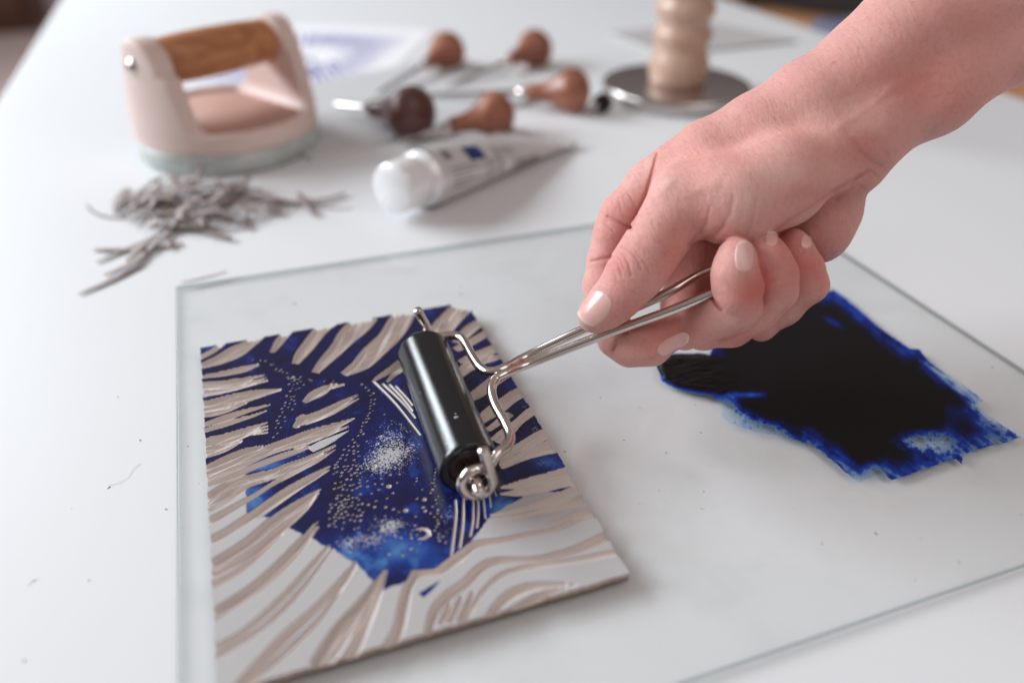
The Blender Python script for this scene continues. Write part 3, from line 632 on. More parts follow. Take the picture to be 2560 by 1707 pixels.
# ------------------------------------------------------------------ hand and forearm: one continuous surface from a smooth distance field
def surface_net(fn, lo, hi, vox, block=8):
    lo = np.array(lo, float); n = np.ceil((np.array(hi)-lo)/vox/block).astype(int); N = n*block+1
    F = np.full(N, 50.0, np.float32)
    bc = np.stack(np.meshgrid(*[np.arange(k) for k in n], indexing='ij'), -1).reshape(-1, 3)
    cen = lo+(bc+0.5)*block*vox; fc = fn(cen); rad = block*vox*0.87*1.25+1.0
    keep = np.abs(fc) < rad
    for b in bc[fc <= -rad]: F[b[0]*block:b[0]*block+block+1, b[1]*block:b[1]*block+block+1, b[2]*block:b[2]*block+block+1] = -50
    g = np.stack(np.meshgrid(*[np.arange(block+1)]*3, indexing='ij'), -1).reshape(-1, 3)
    kb = bc[keep]
    for s in range(0, len(kb), 600):
        kk = kb[s:s+600]; pts = lo+(kk[:, None, :]*block+g[None])*vox
        v = fn(pts.reshape(-1, 3)).reshape(len(kk), block+1, block+1, block+1)
        for i, b in enumerate(kk): F[b[0]*block:b[0]*block+block+1, b[1]*block:b[1]*block+block+1, b[2]*block:b[2]*block+block+1] = v[i]
    ins = F < 0
    c8 = sum(ins[i:ins.shape[0]-1+i, j:ins.shape[1]-1+j, k:ins.shape[2]-1+k].astype(np.int8) for i in (0, 1) for j in (0, 1) for k in (0, 1))
    cells = np.argwhere((c8 > 0) & (c8 < 8)); vid = np.full(c8.shape, -1, np.int64); vid[tuple(cells.T)] = np.arange(len(cells))
    acc = np.zeros((len(cells), 3)); cnt = np.zeros(len(cells))
    cr = [(i, j, k) for i in (0, 1) for j in (0, 1) for k in (0, 1)]
    for a in range(8):
        for b in range(a+1, 8):
            if sum(x != y for x, y in zip(cr[a], cr[b])) != 1: continue
            ca, cb = np.array(cr[a]), np.array(cr[b]); fa = F[tuple((cells+ca).T)]; fb = F[tuple((cells+cb).T)]
            m = (fa < 0) != (fb < 0); t = np.where(m, fa/(fa-fb+1e-12), 0)
            acc[m] += (ca+(cb-ca)*t[:, None])[m]; cnt += m
    V = lo+(cells+acc/cnt[:, None])*vox; Q4 = []
    for ax in range(3):
        sl0 = [slice(None)]*3; sl1 = [slice(None)]*3; sl0[ax] = slice(0, -1); sl1[ax] = slice(1, None)
        A = ins[tuple(sl0)]; B = ins[tuple(sl1)]; e = np.argwhere(A != B); o1, o2 = [x for x in range(3) if x != ax]
        e = e[(e[:, o1] > 0) & (e[:, o2] > 0) & (e[:, o1] < c8.shape[o1]) & (e[:, o2] < c8.shape[o2])]
        d1 = np.zeros(3, int); d1[o1] = 1; d2 = np.zeros(3, int); d2[o2] = 1
        q = np.stack([vid[tuple((e-d1-d2).T)], vid[tuple((e-d2).T)], vid[tuple(e.T)], vid[tuple((e-d1).T)]], 1)
        fl = A[tuple(e.T)] ^ (ax == 1); q[~fl] = q[~fl][:, ::-1]; Q4.append(q)
    Q4 = np.concatenate(Q4); Q4 = Q4[(Q4 >= 0).all(1)]
    return V, Q4
def smin(a, b, k):
    h = np.maximum(k-np.abs(a-b), 0)/k; return np.minimum(a, b)-h*h*k*0.25
def cone(p, a, b, r1, r2):
    a = np.asarray(a, np.float32); ab = np.asarray(b, np.float32)-a; t = np.clip(((p-a) @ ab)/(ab @ ab+1e-9), 0, 1)
    return np.linalg.norm(p-a-t[:, None]*ab, axis=1)-(r1+(r2-r1)*t)
# joints: (x, y in the enlarged view of the hand, distance from the lens in mm, radius in enlarged pixels)
def J(x, y, d, r): sx_, sy_ = Z5(x, y); return (Q(sx_, sy_, d), r/2.24*d/F_PX)
CH = dict(
  thumb=[J(190, 1213, 347, 92), J(258, 1160, 346, 112), J(335, 1085, 344, 128), J(425, 965, 342, 150), J(505, 850, 342, 158), J(590, 705, 343, 164), J(680, 560, 344, 182)],
  index=[J(655, 420, 366, 165), J(520, 475, 370, 142), J(355, 640, 373, 122), J(300, 760, 373, 108), J(262, 900, 373, 104), J(245, 1040, 372, 108), J(262, 1200, 370, 108), J(315, 1330, 366, 108)],
  index_tip=[J(315, 1330, 366, 108), J(400, 1372, 362, 116), J(500, 1360, 359, 124), J(600, 1302, 357, 98), J(648, 1284, 356, 82)],
  middle=[J(700, 1298, 357, 100), J(800, 1240, 353, 110), J(905, 1190, 346, 122), J(1008, 1150, 337, 122)],
  middle_tip=[J(1008, 1150, 337, 122), J(995, 1060, 331, 130), J(975, 970, 328, 116), J(985, 900, 328, 100), J(990, 870, 328, 92)],
  ring=[J(800, 1300, 366, 98), J(960, 1262, 362, 112), J(1080, 1190, 353, 118), J(1205, 1065, 342, 122)],
  ring_tip=[J(1205, 1065, 342, 122), J(1200, 980, 337, 122), J(1160, 880, 335, 108), J(1130, 810, 336, 92)],
  pinky=[J(1130, 1262, 372, 84), J(1250, 1160, 366, 96), J(1390, 1035, 354, 108)],
  pinky_tip=[J(1390, 1035, 354, 108), J(1360, 940, 350, 106), J(1320, 850, 348, 92), J(1300, 800, 349, 80)],
  midprox=[J(700, 1298, 357, 100), J(690, 1150, 376, 118), J(720, 900, 386, 150), J(760, 620, 378, 140)],
  ringprox=[J(800, 1300, 366, 98), J(880, 1120, 388, 135), J(900, 860, 390, 170), J(980, 600, 382, 140)],
  pinkyprox=[J(1130, 1262, 372, 84), J(1250, 1080, 384, 100), J(1330, 860, 386, 112), J(1300, 620, 380, 140)],
)
PALM = [(J(700, 560, 345, 182), J(860, 545, 341, 205)), (J(860, 545, 341, 205), J(1010, 560, 337, 228)), (J(1010, 560, 337, 228), J(1230, 455, 338, 232)), (J(1230, 455, 338, 232), J(1480, 290, 345, 215)),
        (J(650, 415, 364, 165), J(830, 330, 358, 190)), (J(830, 330, 358, 190), J(1100, 205, 355, 205)), (J(1100, 195, 355, 212), J(1400, 45, 352, 245)),
        (J(800, 480, 376, 170), J(1450, 300, 376, 200)), (J(1000, 620, 380, 170), J(1500, 420, 378, 180)),
        (J(1480, 620, 372, 186), J(1450, 690, 372, 182)), (J(1420, 740, 374, 140), J(1455, 770, 374, 120)), (J(1500, 560, 368, 165), J(1560, 400, 356, 175)),
        (J(1400, 45, 352, 245), J(1700, -150, 350, 255)), (J(1480, 290, 346, 205), J(1700, 200, 346, 185)), (J(1690, 400, 352, 75), J(1720, 405, 350, 62)),
        (J(1400, 180, 362, 230), J(1700, 40, 358, 225))]
ARM = [(J(1700, -150, 350, 255), J(1900, -330, 350, 262)), (J(1900, -330, 350, 262), J(2600, -660, 348, 330)), (J(2600, -660, 348, 330), J(3300, -1040, 346, 350)),
       (J(1720, 185, 347, 200), J(2100, -15, 347, 176)), (J(2100, -15, 347, 176), J(2600, -300, 346, 152)), (J(2600, -300, 346, 152), J(3300, -695, 345, 150)),
       (J(1700, 40, 360, 215), J(2500, -420, 360, 240)), (J(2500, -420, 360, 240), J(3300, -860, 360, 262))]
# creases and swellings: polyline, width px, depth mm (negative raises)
MARK = [([(268, 655), (330, 685), (400, 722)], 10, 0.9), ([(250, 690), (300, 735)], 7, 0.35), ([(180, 905), (240, 890), (300, 878)], 9, 0.55), ([(330, 560), (345, 620)], 6, .25), ([(375, 520), (415, 570), (430, 640)], 5, .25),
        ([(318, 850), (360, 870), (385, 920), (400, 985)], 6, 0.42), ([(300, 905), (330, 930), (350, 985)], 6, 0.40), ([(345, 820), (400, 850), (440, 905), (455, 950)], 6, 0.38), ([(325, 880), (345, 900), (360, 950)], 4, 0.30), ([(430, 860), (480, 920), (500, 970)], 6, 0.30), ([(300, 960), (320, 1010)], 5, .25),
        ([(735, 812), (850, 765), (905, 715), (950, 640), (972, 540)], 16, 0.34), ([(800, 800), (860, 780), (930, 700)], 12, 0.22), ([(1040, 760), (1080, 660), (1105, 560)], 14, 0.25), ([(720, 815), (820, 700), (840, 600)], 10, 0.3),
        ([(1195, 735), (1300, 665), (1400, 600), (1520, 512), (1600, 470), (1680, 425)], 14, 0.6), ([(1650, 225), (1700, 305), (1740, 345), (1800, 370)], 13, 0.35), ([(1600, 170), (1650, 260), (1700, 330)], 12, .2), ([(1700, 495), (1660, 470), (1600, 520), (1545, 560)], 12, 0.4), ([(1690, 420), (1750, 400), (1780, 440)], 9, .25), ([(1620, 480), (1700, 415), (1730, 395)], 10, .3),
        ([(845, 1100), (880, 1150), (905, 1175)], 9, 1.5), ([(1060, 1290), (960, 1330), (880, 1350)], 9, 0.5), ([(300, 1400), (318, 1345), (370, 1305)], 10, 1.0), ([(1300, 1130), (1240, 1190)], 6, .2),
        ([(545, 300), (515, 420), (480, 530), (440, 620), (400, 715)], 10, 0.9), ([(600, 470), (560, 520)], 40, -0.7), ([(620, 470), (720, 520), (860, 470)], 36, -0.5), ([(1010, 860), (1020, 930)], 60, -0.2),
        ([(1850, -60), (2020, -150), (2200, -210), (2450, -330)], 30, -.14), ([(1750, 60), (1950, 0), (2100, -100)], 28, -.12), ([(1950, 150), (2200, 20), (2500, -130)], 30, -.14), ([(1560, 150), (1700, 60), (1850, -60)], 26, -.3), ([(560, 1230), (470, 1190)], 18, .2), ([(1130, 1180), (1128, 1100), (1100, 960)], 6, .25)]
FR_ = R.astype(np.float32)
def hand_sdf(p):
    p = p.astype(np.float32)
    palm = None
    for (a, ra1), (b, rb1) in PALM:
        d = cone(p, a, b, ra1, rb1); palm = d if palm is None else smin(palm, d, 9.0)
    arm = None
    for (a, ra1), (b, rb1) in ARM:
        d = cone(p, a, b, ra1, rb1); arm = d if arm is None else smin(arm, d, 12.0)
    palm = smin(palm, arm, 10.0)
    def ch(k, kk=4.0):
        f = None; c = CH[k]
        for i in range(len(c)-1):
            d = cone(p, c[i][0], c[i+1][0], c[i][1], c[i+1][1]); f = d if f is None else smin(f, d, kk)
        return f
    f = smin(palm, ch('thumb', 5), 7.0)
    ix = smin(palm, smin(ch('index'), ch('index_tip'), 1.6), 5.0)
    f = smin(f, ix, 0.8)
    for a, b, c, k in (('middle', 'middle_tip', 'midprox', 1.6), ('ring', 'ring_tip', 'ringprox', 1.6), ('pinky', 'pinky_tip', 'pinkyprox', 1.6)):
        fg = smin(smin(ch(a), ch(b), k), ch(c), 2.0); f = smin(f, fg, 0.9)
    m = np.abs(f) < 5
    if m.any():
        q = p[m]; v = (q-C0.astype(np.float32)) @ FR_; d = -v[:, 2]; X = ((v[:, 0]/d*F_PX+1280)-1400)*2.24; Y = ((-v[:, 1]/d*F_PX+853.5)-250)*2.24
        add = np.zeros(len(q), np.float32)
        for pl, w, am in MARK:
            am = am*1.4 if (0 < am < .6 and w < 8 and pl[0][0] < 520) else am
            xs_ = [a[0] for a in pl]; ys_ = [a[1] for a in pl]; w_ = w*3
            s = (X > min(xs_)-w_) & (X < max(xs_)+w_) & (Y > min(ys_)-w_) & (Y < max(ys_)+w_)
            if s.any():
                dd = polydist(X[s], Y[s], pl, False); add[s] += am*np.exp(-(dd/w)**2)
        # soft unevenness of flesh
        add += 0.28*np.sin(X*0.013+1.7)*np.sin(Y*0.017+d*0.09)
        f = f.copy(); f[m] += add
    return f
def _to_cam(V): return V
_pts = np.array([j[0] for c in CH.values() for j in c]+[x[0] for s in PALM for x in s]+[x[0] for s in ARM for x in s])
_lo = _pts.min(0)-36; _hi = _pts.max(0)+36; _hi[0] = min(_hi[0], 395)
HV, HQ = surface_net(hand_sdf, _lo, _hi, 0.56)
def skin_attr():
    X, Y, d = proj_many(HV); X = (X-1400)*2.24; Y = (Y-250)*2.24
    red = 0.25*fbm(X+d*3, Y, 260, 71)+0.12*(fbm(X, Y+d*2, 60, 72)-.5)
    for x, y, rx, ry, a in ((1080, 1080, 110, 120, .45), (1150, 1000, 50, 120, .3), (1030, 1060, 160, 80, .2), (1300, 980, 70, 120, .35), (1450, 1000, 60, 90, .3), (1000, 1350, 150, 60, .35), (330, 930, 90, 90, .3), (560, 1320, 140, 120, .35), (260, 640, 120, 80, .22), (870, 700, 120, 90, .28),
                            (1240, 800, 80, 120, .35), (1400, 900, 80, 100, .4), (400, 1180, 160, 80, .25), (700, 1280, 110, 60, .25), (1500, 520, 240, 60, .35), (1700, 300, 120, 120, .3), (2000, -100, 260, 120, .3), (2300, 50, 200, 90, .2), (620, 860, 80, 160, .3), (980, 330, 300, 60, .14)):
        red += a*np.exp(-(((X-x)/rx)**2+((Y-y)/ry)**2))
    pale = np.zeros(len(X))
    for x, y, rx, ry, a in ((1020, 600, 200, 120, .35), (1250, 400, 240, 120, .4), (900, 1250, 90, 60, .2), (640, 480, 80, 60, .3), (1500, 60, 260, 110, .22), (1900, 120, 260, 60, .2), (420, 1330, 60, 60, .2), (985, 1000, 70, 60, .15)):
        pale += a*np.exp(-(((X-x)/rx)**2+((Y-y)/ry)**2))
    cre = np.zeros(len(X))
    for pl, w, am in MARK:
        if am > 0: cre += min(am, .8)*np.exp(-(polydist(X, Y, pl, False)/(w*0.8))**2)  # shade of the skin folds put into colour, on top of the modelled creases
    return dict(red=np.clip(red, 0, 1), pale=np.clip(pale, 0, 1), crease_shade=np.clip(cre, 0, 1), arm=sstep(1200, 2400, X-Y*0.6))
m_skin = bpy.data.materials.new('skin'); m_skin.use_nodes = True
def _skin():
    nt = m_skin.node_tree; b = nt.nodes['Principled BSDF']; L = nt.links.new; co = nt.nodes.new('ShaderNodeTexCoord')
    def mix(f, a, c, k=1.0):
        n = nt.nodes.new('ShaderNodeMix'); n.data_type = 'RGBA'
        if k != 1.0:
            mm = nd(nt, 'Math', operation='MULTIPLY'); mm.inputs[1].default_value = k; L(f, mm.inputs[0]); f = mm.outputs[0]
        L(f, n.inputs[0])
        for i, v in ((6, a), (7, c)):
            if isinstance(v, tuple): n.inputs[i].default_value = (*v, 1)
            else: L(v, n.inputs[i])
        return n.outputs[2]
    A = lambda s: nd(nt, 'Attribute', attribute_name=s).outputs['Fac']
    nz = nd(nt, 'TexNoise', i_Scale=110.0, i_Detail=5.0, i_Roughness=0.65); L(co.outputs['Object'], nz.inputs[0])
    nb = nd(nt, 'TexNoise', i_Scale=28.0, i_Detail=4.0); L(co.outputs['Object'], nb.inputs[0])
    c = mix(nz.outputs[0], (0.81, 0.465, 0.415), (0.92, 0.60, 0.545))
    nr = nd(nt, 'TexNoise', i_Scale=480.0, i_Detail=4.0, i_Roughness=0.7); L(co.outputs['Object'], nr.inputs[0]); rr = nd(nt, 'MapRange'); rr.inputs[1].default_value = 0.5; rr.inputs[2].default_value = 0.72; L(nr.outputs[0], rr.inputs[0])
    c = mix(rr.outputs[0], c, (0.68, 0.24, 0.20), 0.5)
    c = mix(nb.outputs[0], c, (0.72, 0.33, 0.29), 0.6)
    c = mix(A('red'), c, (0.68, 0.20, 0.17)); c = mix(A('pale'), c, (0.80, 0.58, 0.50)); c = mix(A('crease_shade'), c, (0.52, 0.17, 0.15), 0.6)
    hs = nt.nodes.new('ShaderNodeHueSaturation'); hs.inputs['Saturation'].default_value = 1.1; L(c, hs.inputs['Color']); L(hs.outputs[0], b.inputs['Base Color'])
    b.inputs['Subsurface Weight'].default_value = 0.18; b.inputs['Subsurface Radius'].default_value = (1.0, 0.35, 0.2); b.inputs['Subsurface Scale'].default_value = 0.0028
    b.inputs['Specular IOR Level'].default_value = 0.42
    rn = nd(nt, 'MapRange'); rn.inputs[3].default_value = 0.40; rn.inputs[4].default_value = 0.56; L(nz.outputs[0], rn.inputs[0]); L(rn.outputs[0], b.inputs['Roughness'])
    # fine crossing skin lines: stretched cells plus pores
    v1 = nd(nt, 'TexVoronoi', feature='DISTANCE_TO_EDGE', i_Scale=2100.0); wv = nd(nt, 'TexNoise', i_Scale=420.0, i_Detail=2.0)
    mp = nt.nodes.new('ShaderNodeMapping'); mp.inputs['Scale'].default_value = (1.0, 0.55, 0.8); mp.inputs['Rotation'].default_value = (0.3, 0.4, 0.6)
    L(co.outputs['Object'], mp.inputs[0]); L(mp.outputs[0], v1.inputs['Vector']); L(mp.outputs[0], wv.inputs['Vector'])
    m1 = nd(nt, 'Math', operation='MULTIPLY'); m1.inputs[1].default_value = 1.6; L(v1.outputs['Distance'], m1.inputs[0])
    m2 = nd(nt, 'Math', operation='MINIMUM'); m2.inputs[1].default_value = 0.35; L(m1.outputs[0], m2.inputs[0])
    m3 = nd(nt, 'Math', operation='ADD'); L(m2.outputs[0], m3.inputs[0]); L(wv.outputs[0], m3.inputs[1])
    st = nt.nodes.new('ShaderNodeMapping'); st.inputs['Scale'].default_value = (1.0, 0.16, 0.35); st.inputs['Rotation'].default_value = (0.2, -0.5, 0.9)
    n5 = nd(nt, 'TexNoise', i_Scale=900.0, i_Detail=3.0); L(co.outputs['Object'], st.inputs[0]); L(st.outputs[0], n5.inputs[0])
    m4 = nd(nt, 'Math', operation='ADD'); L(m3.outputs[0], m4.inputs[0]); L(n5.outputs[0], m4.inputs[1])
    bp = nd(nt, 'Bump', i_Strength=0.85, i_Distance=0.0004); L(m4.outputs[0], bp.inputs['Height']); L(bp.outputs[0], b.inputs['Normal'])
_skin()
me_ = bpy.data.meshes.new('person')
person = mesh_np('person', HV, HQ, m_skin, None, True, skin_attr())
tag(person, 'bare right hand and forearm gripping the wire handle of the ink roller', 'person')
# finger nails: thin curved plates resting on the finger surface
def ray_hit(px, py):
    px = np.ravel(px); py = np.ravel(py); n = len(px)
    d = np.stack([px-1280.0, -(py-853.5), np.full(n, -F_PX)], 1)/F_PX @ R.T; t = np.full(n, 300.0); bt = t.copy(); bf = np.full(n, 1e9)
    for _ in range(60):
        f = hand_sdf(C0+d*t[:, None]).astype(float); m = (f < bf) & (bf > 0.03); bf[m] = f[m]; bt[m] = t[m]
        t = np.where(f > 0.02, np.minimum(t+f*0.8, 400), t)
    return C0+d*bt[:, None]
def nail(cx, cy, ux, uy, L_, W_, free=0.25, name='fingernail', lift=0.14, half=(-1, 1), tipr=0.55):
    n = 15; l = math.hypot(ux, uy); ux, uy = ux/l, uy/l; vx, vy = -uy, ux; G = []
    S = np.linspace(-1, 1, n); Tt = np.linspace(half[0], half[1], n)
    V = np.zeros((n, n, 3)); px = np.zeros((n, n)); py = np.zeros((n, n))
    for i, s in enumerate(S):
        for j, t in enumerate(Tt):
            # square -> rounded plate
            ss, tt = s*math.sqrt(1-0.42*t*t), t*math.sqrt(1-0.42*s*s)
            x = cx+ux*ss*L_+vx*tt*W_; y = cy+uy*ss*L_+vy*tt*W_; sx_, sy_ = Z5(x, y); px[i, j], py[i, j] = sx_, sy_
    V = ray_hit(px, py).reshape(n, n, 3)
    # smooth the plate so that it bridges the skin texture
    for _ in range(2):
        W2 = V.copy(); W2[1:-1, 1:-1] = (V[2:, 1:-1]+V[:-2, 1:-1]+V[1:-1, 2:]+V[1:-1, :-2]+2*V[1:-1, 1:-1])/6; V = W2
    gu = np.gradient(V, axis=0); gv = np.gradient(V, axis=1); Nn = np.cross(gu, gv); Nn /= np.linalg.norm(Nn, axis=2)[..., None]+1e-9
    s_ = np.sign(((C0-V)*Nn).sum(2)); Nn *= s_[..., None]
    ss, tt = np.meshgrid(S, Tt, indexing='ij'); e = np.maximum(np.abs(ss), np.abs(tt)); h = lift*(1-0.9*np.clip((e-0.6)/0.4, 0, 1)**2)+0.05+0.22*np.clip((ss-0.5)/0.5, 0, 1)
    T_ = V+Nn*h[..., None]; Bm = V-Nn*0.5
    idx = np.arange(n*n).reshape(n, n); q = np.stack([idx[:-1, :-1], idx[1:, :-1], idx[1:, 1:], idx[:-1, 1:]], -1).reshape(-1, 4); ed_ = sstep(0.78, 0.9, ss).ravel(); ed_ = np.concatenate([ed_, ed_])
    ring = np.concatenate([idx[0, :], idx[1:, -1], idx[-1, ::-1][1:], idx[::-1, 0][1:-1]]); k = len(ring); i = np.arange(k); j = (i+1) % k
    sd = np.stack([ring[i], ring[j], ring[j]+n*n, ring[i]+n*n], 1)
    o = mesh_np(name, np.concatenate([T_.reshape(-1, 3), Bm.reshape(-1, 3)]), np.concatenate([q, q[:, ::-1]+n*n, sd]), m_nail, person, True, dict(free=ed_))
    bm = bmesh.new(); bm.from_mesh(o.data); bmesh.ops.recalc_face_normals(bm, faces=bm.faces); bm.to_mesh(o.data); bm.free(); return o
nail(196, 1168, -0.62, 0.80, 108, 80)
nail(1033, 876, 0.04, -1.0, 88, 54)
nail(634, 1366, 0.86, -0.50, 100, 42)
nail(1185, 775, 0.05, -1.0, 42, 36)
nail(1378, 795, 0.2, -1.0, 38, 32)

def _nailmat():
    nt = m_nail.node_tree; b = nt.nodes['Principled BSDF']; a = nd(nt, 'Attribute', attribute_name='free'); n = nt.nodes.new('ShaderNodeMix'); n.data_type = 'RGBA'
    n.inputs[6].default_value = (0.85, 0.49, 0.445, 1); n.inputs[7].default_value = (0.86, 0.62, 0.53, 1); nt.links.new(a.outputs['Fac'], n.inputs[0]); nt.links.new(n.outputs[2], b.inputs['Base Color'])
_nailmat()
# ------------------------------------------------------------------ things behind, out of focus
# round block baren: cloudy base disc, pink body cut like a bridge, wooden bar between two cheeks
pc = np.array([-4.0, 704.0, 0.0]); pa = np.array([0.857, 0.515, 0]); pb_ = np.array([-0.515, 0.857, 0])
pr = empty('wooden_press', tuple(pc), 'round pale pink hand press with an orange wooden grip, at the back left', 'hand press')
lathe('base_disc', (pc[0], pc[1], 0), (0, 0, 1), [(0.1, .001), (0.1, 70), (1.5, 73), (15, 75), (17.5, 74), (17.5, .001)], m_stone, pr, 72)
def press_sdf(p):
    q = p-pc; a = q @ pa; b = q @ pb_; z = q[:, 2]; r = np.hypot(a, b)
    cyl = (r-(74.5-np.maximum(z-34, 0)*0.10))
    zmin = 17.3-z
    hw = 44-np.clip((z-34)/60, 0, 1)*18
    top = 99.0
    lim = np.where(z > top-26, np.sqrt(np.maximum(b*b, 0)+(z-(top-26))**2)-hw*0+-26*1.0, np.abs(b)-hw)
    up = np.maximum(lim, 0)*1.0
    body_low = z-33.0
    # slot between the cheeks, rounded where it meets the floor
    sa = np.abs(a)-50; sz = 27-z; k = 14; h = np.maximum(k-np.abs(sa-sz), 0)/k; slot = np.maximum(sa, sz)+h*h*k*.25
    dish = np.maximum(r-66, 27-z)
    upper = np.maximum(np.maximum(lim, np.where(z > top-26, z-top, -5)), -slot)
    low = np.maximum(body_low, -dish)
    k = 6; h = np.maximum(k-np.abs(upper-low), 0)/k; f = np.minimum(upper, low)-h*h*k*.25
    k = 3; g = np.maximum(f, cyl); h = np.maximum(k-np.abs(f-cyl), 0)/k; g = g+h*h*k*.25
    return np.maximum(g, zmin)
Vp, Qp = surface_net(press_sdf, (-90, 616, 10), (84, 792, 106), 1.8)
mesh_np('pink_body', Vp, Qp, m_pink, pr, True)
lathe('inner_floor', (pc[0], pc[1], 28.9), (0, 0, 1), [(0, .001), (0, 63), (0.6, 63), (0.6, .001)], mat('reddish_brown_floor', (0.50, 0.29, 0.23), 0.6), pr, 64)  # reddish-brown disc set just above the floor of the slot
hz = 79.0; h0 = pc+pa*-52+np.array([0, 0, hz]); h1 = pc+pa*52+np.array([0, 0, hz])
lathe('grip', h0, pa, [(0, .001), (0, 16), (4, 17), (25, 18.3), (52, 18.8), (79, 18.3), (100, 17), (104, 16), (104, .001)], m_handle, pr, 48)
for s in (-1, 1):
    o_ = pc+pa*s*66+np.array([0, 0, hz]); lathe('bolt', o_, pa*s, [(0, .001), (0, 7.5), (3, 7.5), (5.5, 5.6), (7, 3), (7.3, .001)], m_steel, pr, 32)

# printed paper
pap = empty('printed_sheet', (150, 950, 0.1), 'white sheet printed with a pale lilac line picture, behind the round pink press', 'paper')
c_ = [P(1083, 76), P(908, 252)]; c_ += [c_[1]+np.array([-187, 97, 0]), c_[0]+np.array([-187, 97, 0])]
c_ = [(p[0], p[1]) for p in c_]
slab('paper', c_[::-1], 0.2, 0.5, m_paper, pap, 0)
bmp = bmesh.new()
def stroke(bm, pts, w, z):
    pts = np.array(pts); T = np.gradient(pts, axis=0); T /= np.linalg.norm(T, axis=1)[:, None]+1e-9; Nn = np.stack([-T[:, 1], T[:, 0]], 1); n = len(pts)
    ww = w*np.sin(np.linspace(0.15, math.pi-0.15, n))
    l = [bm.verts.new((*(pts[i]+Nn[i]*ww[i])*MM, z*MM)) for i in range(n)]; r = [bm.verts.new((*(pts[i]-Nn[i]*ww[i])*MM, z*MM)) for i in range(n)]
    for i in range(n-1): bm.faces.new((r[i], r[i+1], l[i+1], l[i]))
def pg(u, v):   # bilinear place on the paper
    a, b, c, d = [np.array(x) for x in (c_[3], c_[0], c_[1], c_[2])]; return (a*(1-u)+b*u)*(1-v)+(d*(1-u)+c*u)*v
rs = np.random.RandomState(11)
for i in range(60):   # hatch radiating round an empty oval
    th = i/60*2*math.pi; r1 = 0.17+0.05*math.sin(i*2.3)+0.02*rs.rand(); r2 = 0.62+0.1*math.sin(i*1.7)
    stroke(bmp, [pg(0.46+1.02*r*math.cos(th+0.25*(r-r1)), 0.53+1.0*r*math.sin(th)) for r in np.linspace(r1, min(r2, .46/max(abs(math.cos(th)), abs(math.sin(th)))*.92), 6)], 2.1, 0.56)
for i in range(34):
    u = 0.30+0.36*rs.rand(); v = 0.5+0.24*rs.rand(); stroke(bmp, [pg(u+0.05*t, v+0.04*t) for t in np.linspace(0, 1, 5)], 2.6, 0.57)
o_ = from_bm('print', bmp, m_lilac, pap, False); o_['kind'] = 'stuff'

# grey sheet under the gouges
g0 = P(782, 407)[:2]; gd = np.array([0.925, 0.38]); gn = np.array([-0.38, 0.925])
tag(slab('lino_sheet', [tuple(g0), tuple(g0+gd*300), tuple(g0+gd*300+gn*196), tuple(g0+gn*196)], 0.2, 3.2, m_grey, None, 0.5), 'flat pale grey lino sheet the gouges lie on, between press and paint tube', 'lino sheet')
gp = [P(1520, 88), P(1660, 143), P(1992, 108), P(1780, 62)]
tag(slab('grey_plate', [(p[0], p[1]) for p in gp], 0.2, 3.5, m_grey2, None, 0.4), 'flat grey plate lying at the far end of the table behind the turned handle', 'plate')

# mushroom-handled gouges
MUSH = [(0, .001), (0, 5.2), (3, 5.6), (9, 6.0), (16, 7.6), (23, 11.4), (28, 14.6), (32.5, 15.8), (37, 15.0), (41, 12.2), (44, 7.5), (45.2, 3), (45.4, .001)]
def gouge(head, neckdir, label, m, hs=1.0, shaft=75, bladeup=0.0):
    head = np.array(head, float); d = np.array(neckdir, float); d /= np.linalg.norm(d)    # d: from blade towards head
    base = head-d*33*hs
    e = empty('lino_gouge', tuple(head), label, 'gouge', 'gouges with mushroom handles')
    lathe('handle', base, d, [(t*hs, r*hs) for t, r in MUSH], m, e, 48)
    lathe('ferrule', base-d*9, d, [(0, .001), (0, 3.6), (.6, 4.3), (8, 5.0), (9.5, 5.2), (9.5, .001)], m_chrome, e, 32)
    tip = base-d*(9+shaft)
    pts = np.linspace(base-d*8, tip, 12); rad = np.linspace(2.7, 2.2, 12); rad[-2:] = (1.9, 1.2)
    tube('blade', pts, rad, m_steel, e, 16)
    return e
gp_ = lambda px, py, z: P(px, py, z)
def gdir(h, t): return gp_(*h)-gp_(*t)
gouge(gp_(1118, 128, 18), gdir((1118, 128, 18), (935, 240, 6)), 'reddish wood gouge at the far left, touching the printed paper corner', m_mush, 1.36, 90)
gouge(gp_(1338, 122, 18), gdir((1338, 122, 18), (1150, 205, 5)), 'reddish wood gouge farthest back, between two others and clear of the paper', m_mush, 1.36, 90)
gouge(gp_(1432, 228, 19), gdir((1432, 228, 19), (1080, 238, 6)), 'orange-brown wood gouge lying next to the steel disc of the turned handle', m_mush, 1.38, 95)
gouge(gp_(1030, 284, 22), np.array([0, 0, 0])*0+gp_(1030, 278, 20)*0+np.array([0.55, -0.80, 0.10]), 'dark brown gouge whose round end faces the viewer, left of the white tube', m_mushdark, 1.5, 42)
gouge(gp_(1240, 285, 19), gdir((1240, 285, 19), (1085, 328, 9)), 'reddish wood gouge lying just behind the white paint tube', m_mush, 1.3, 40)

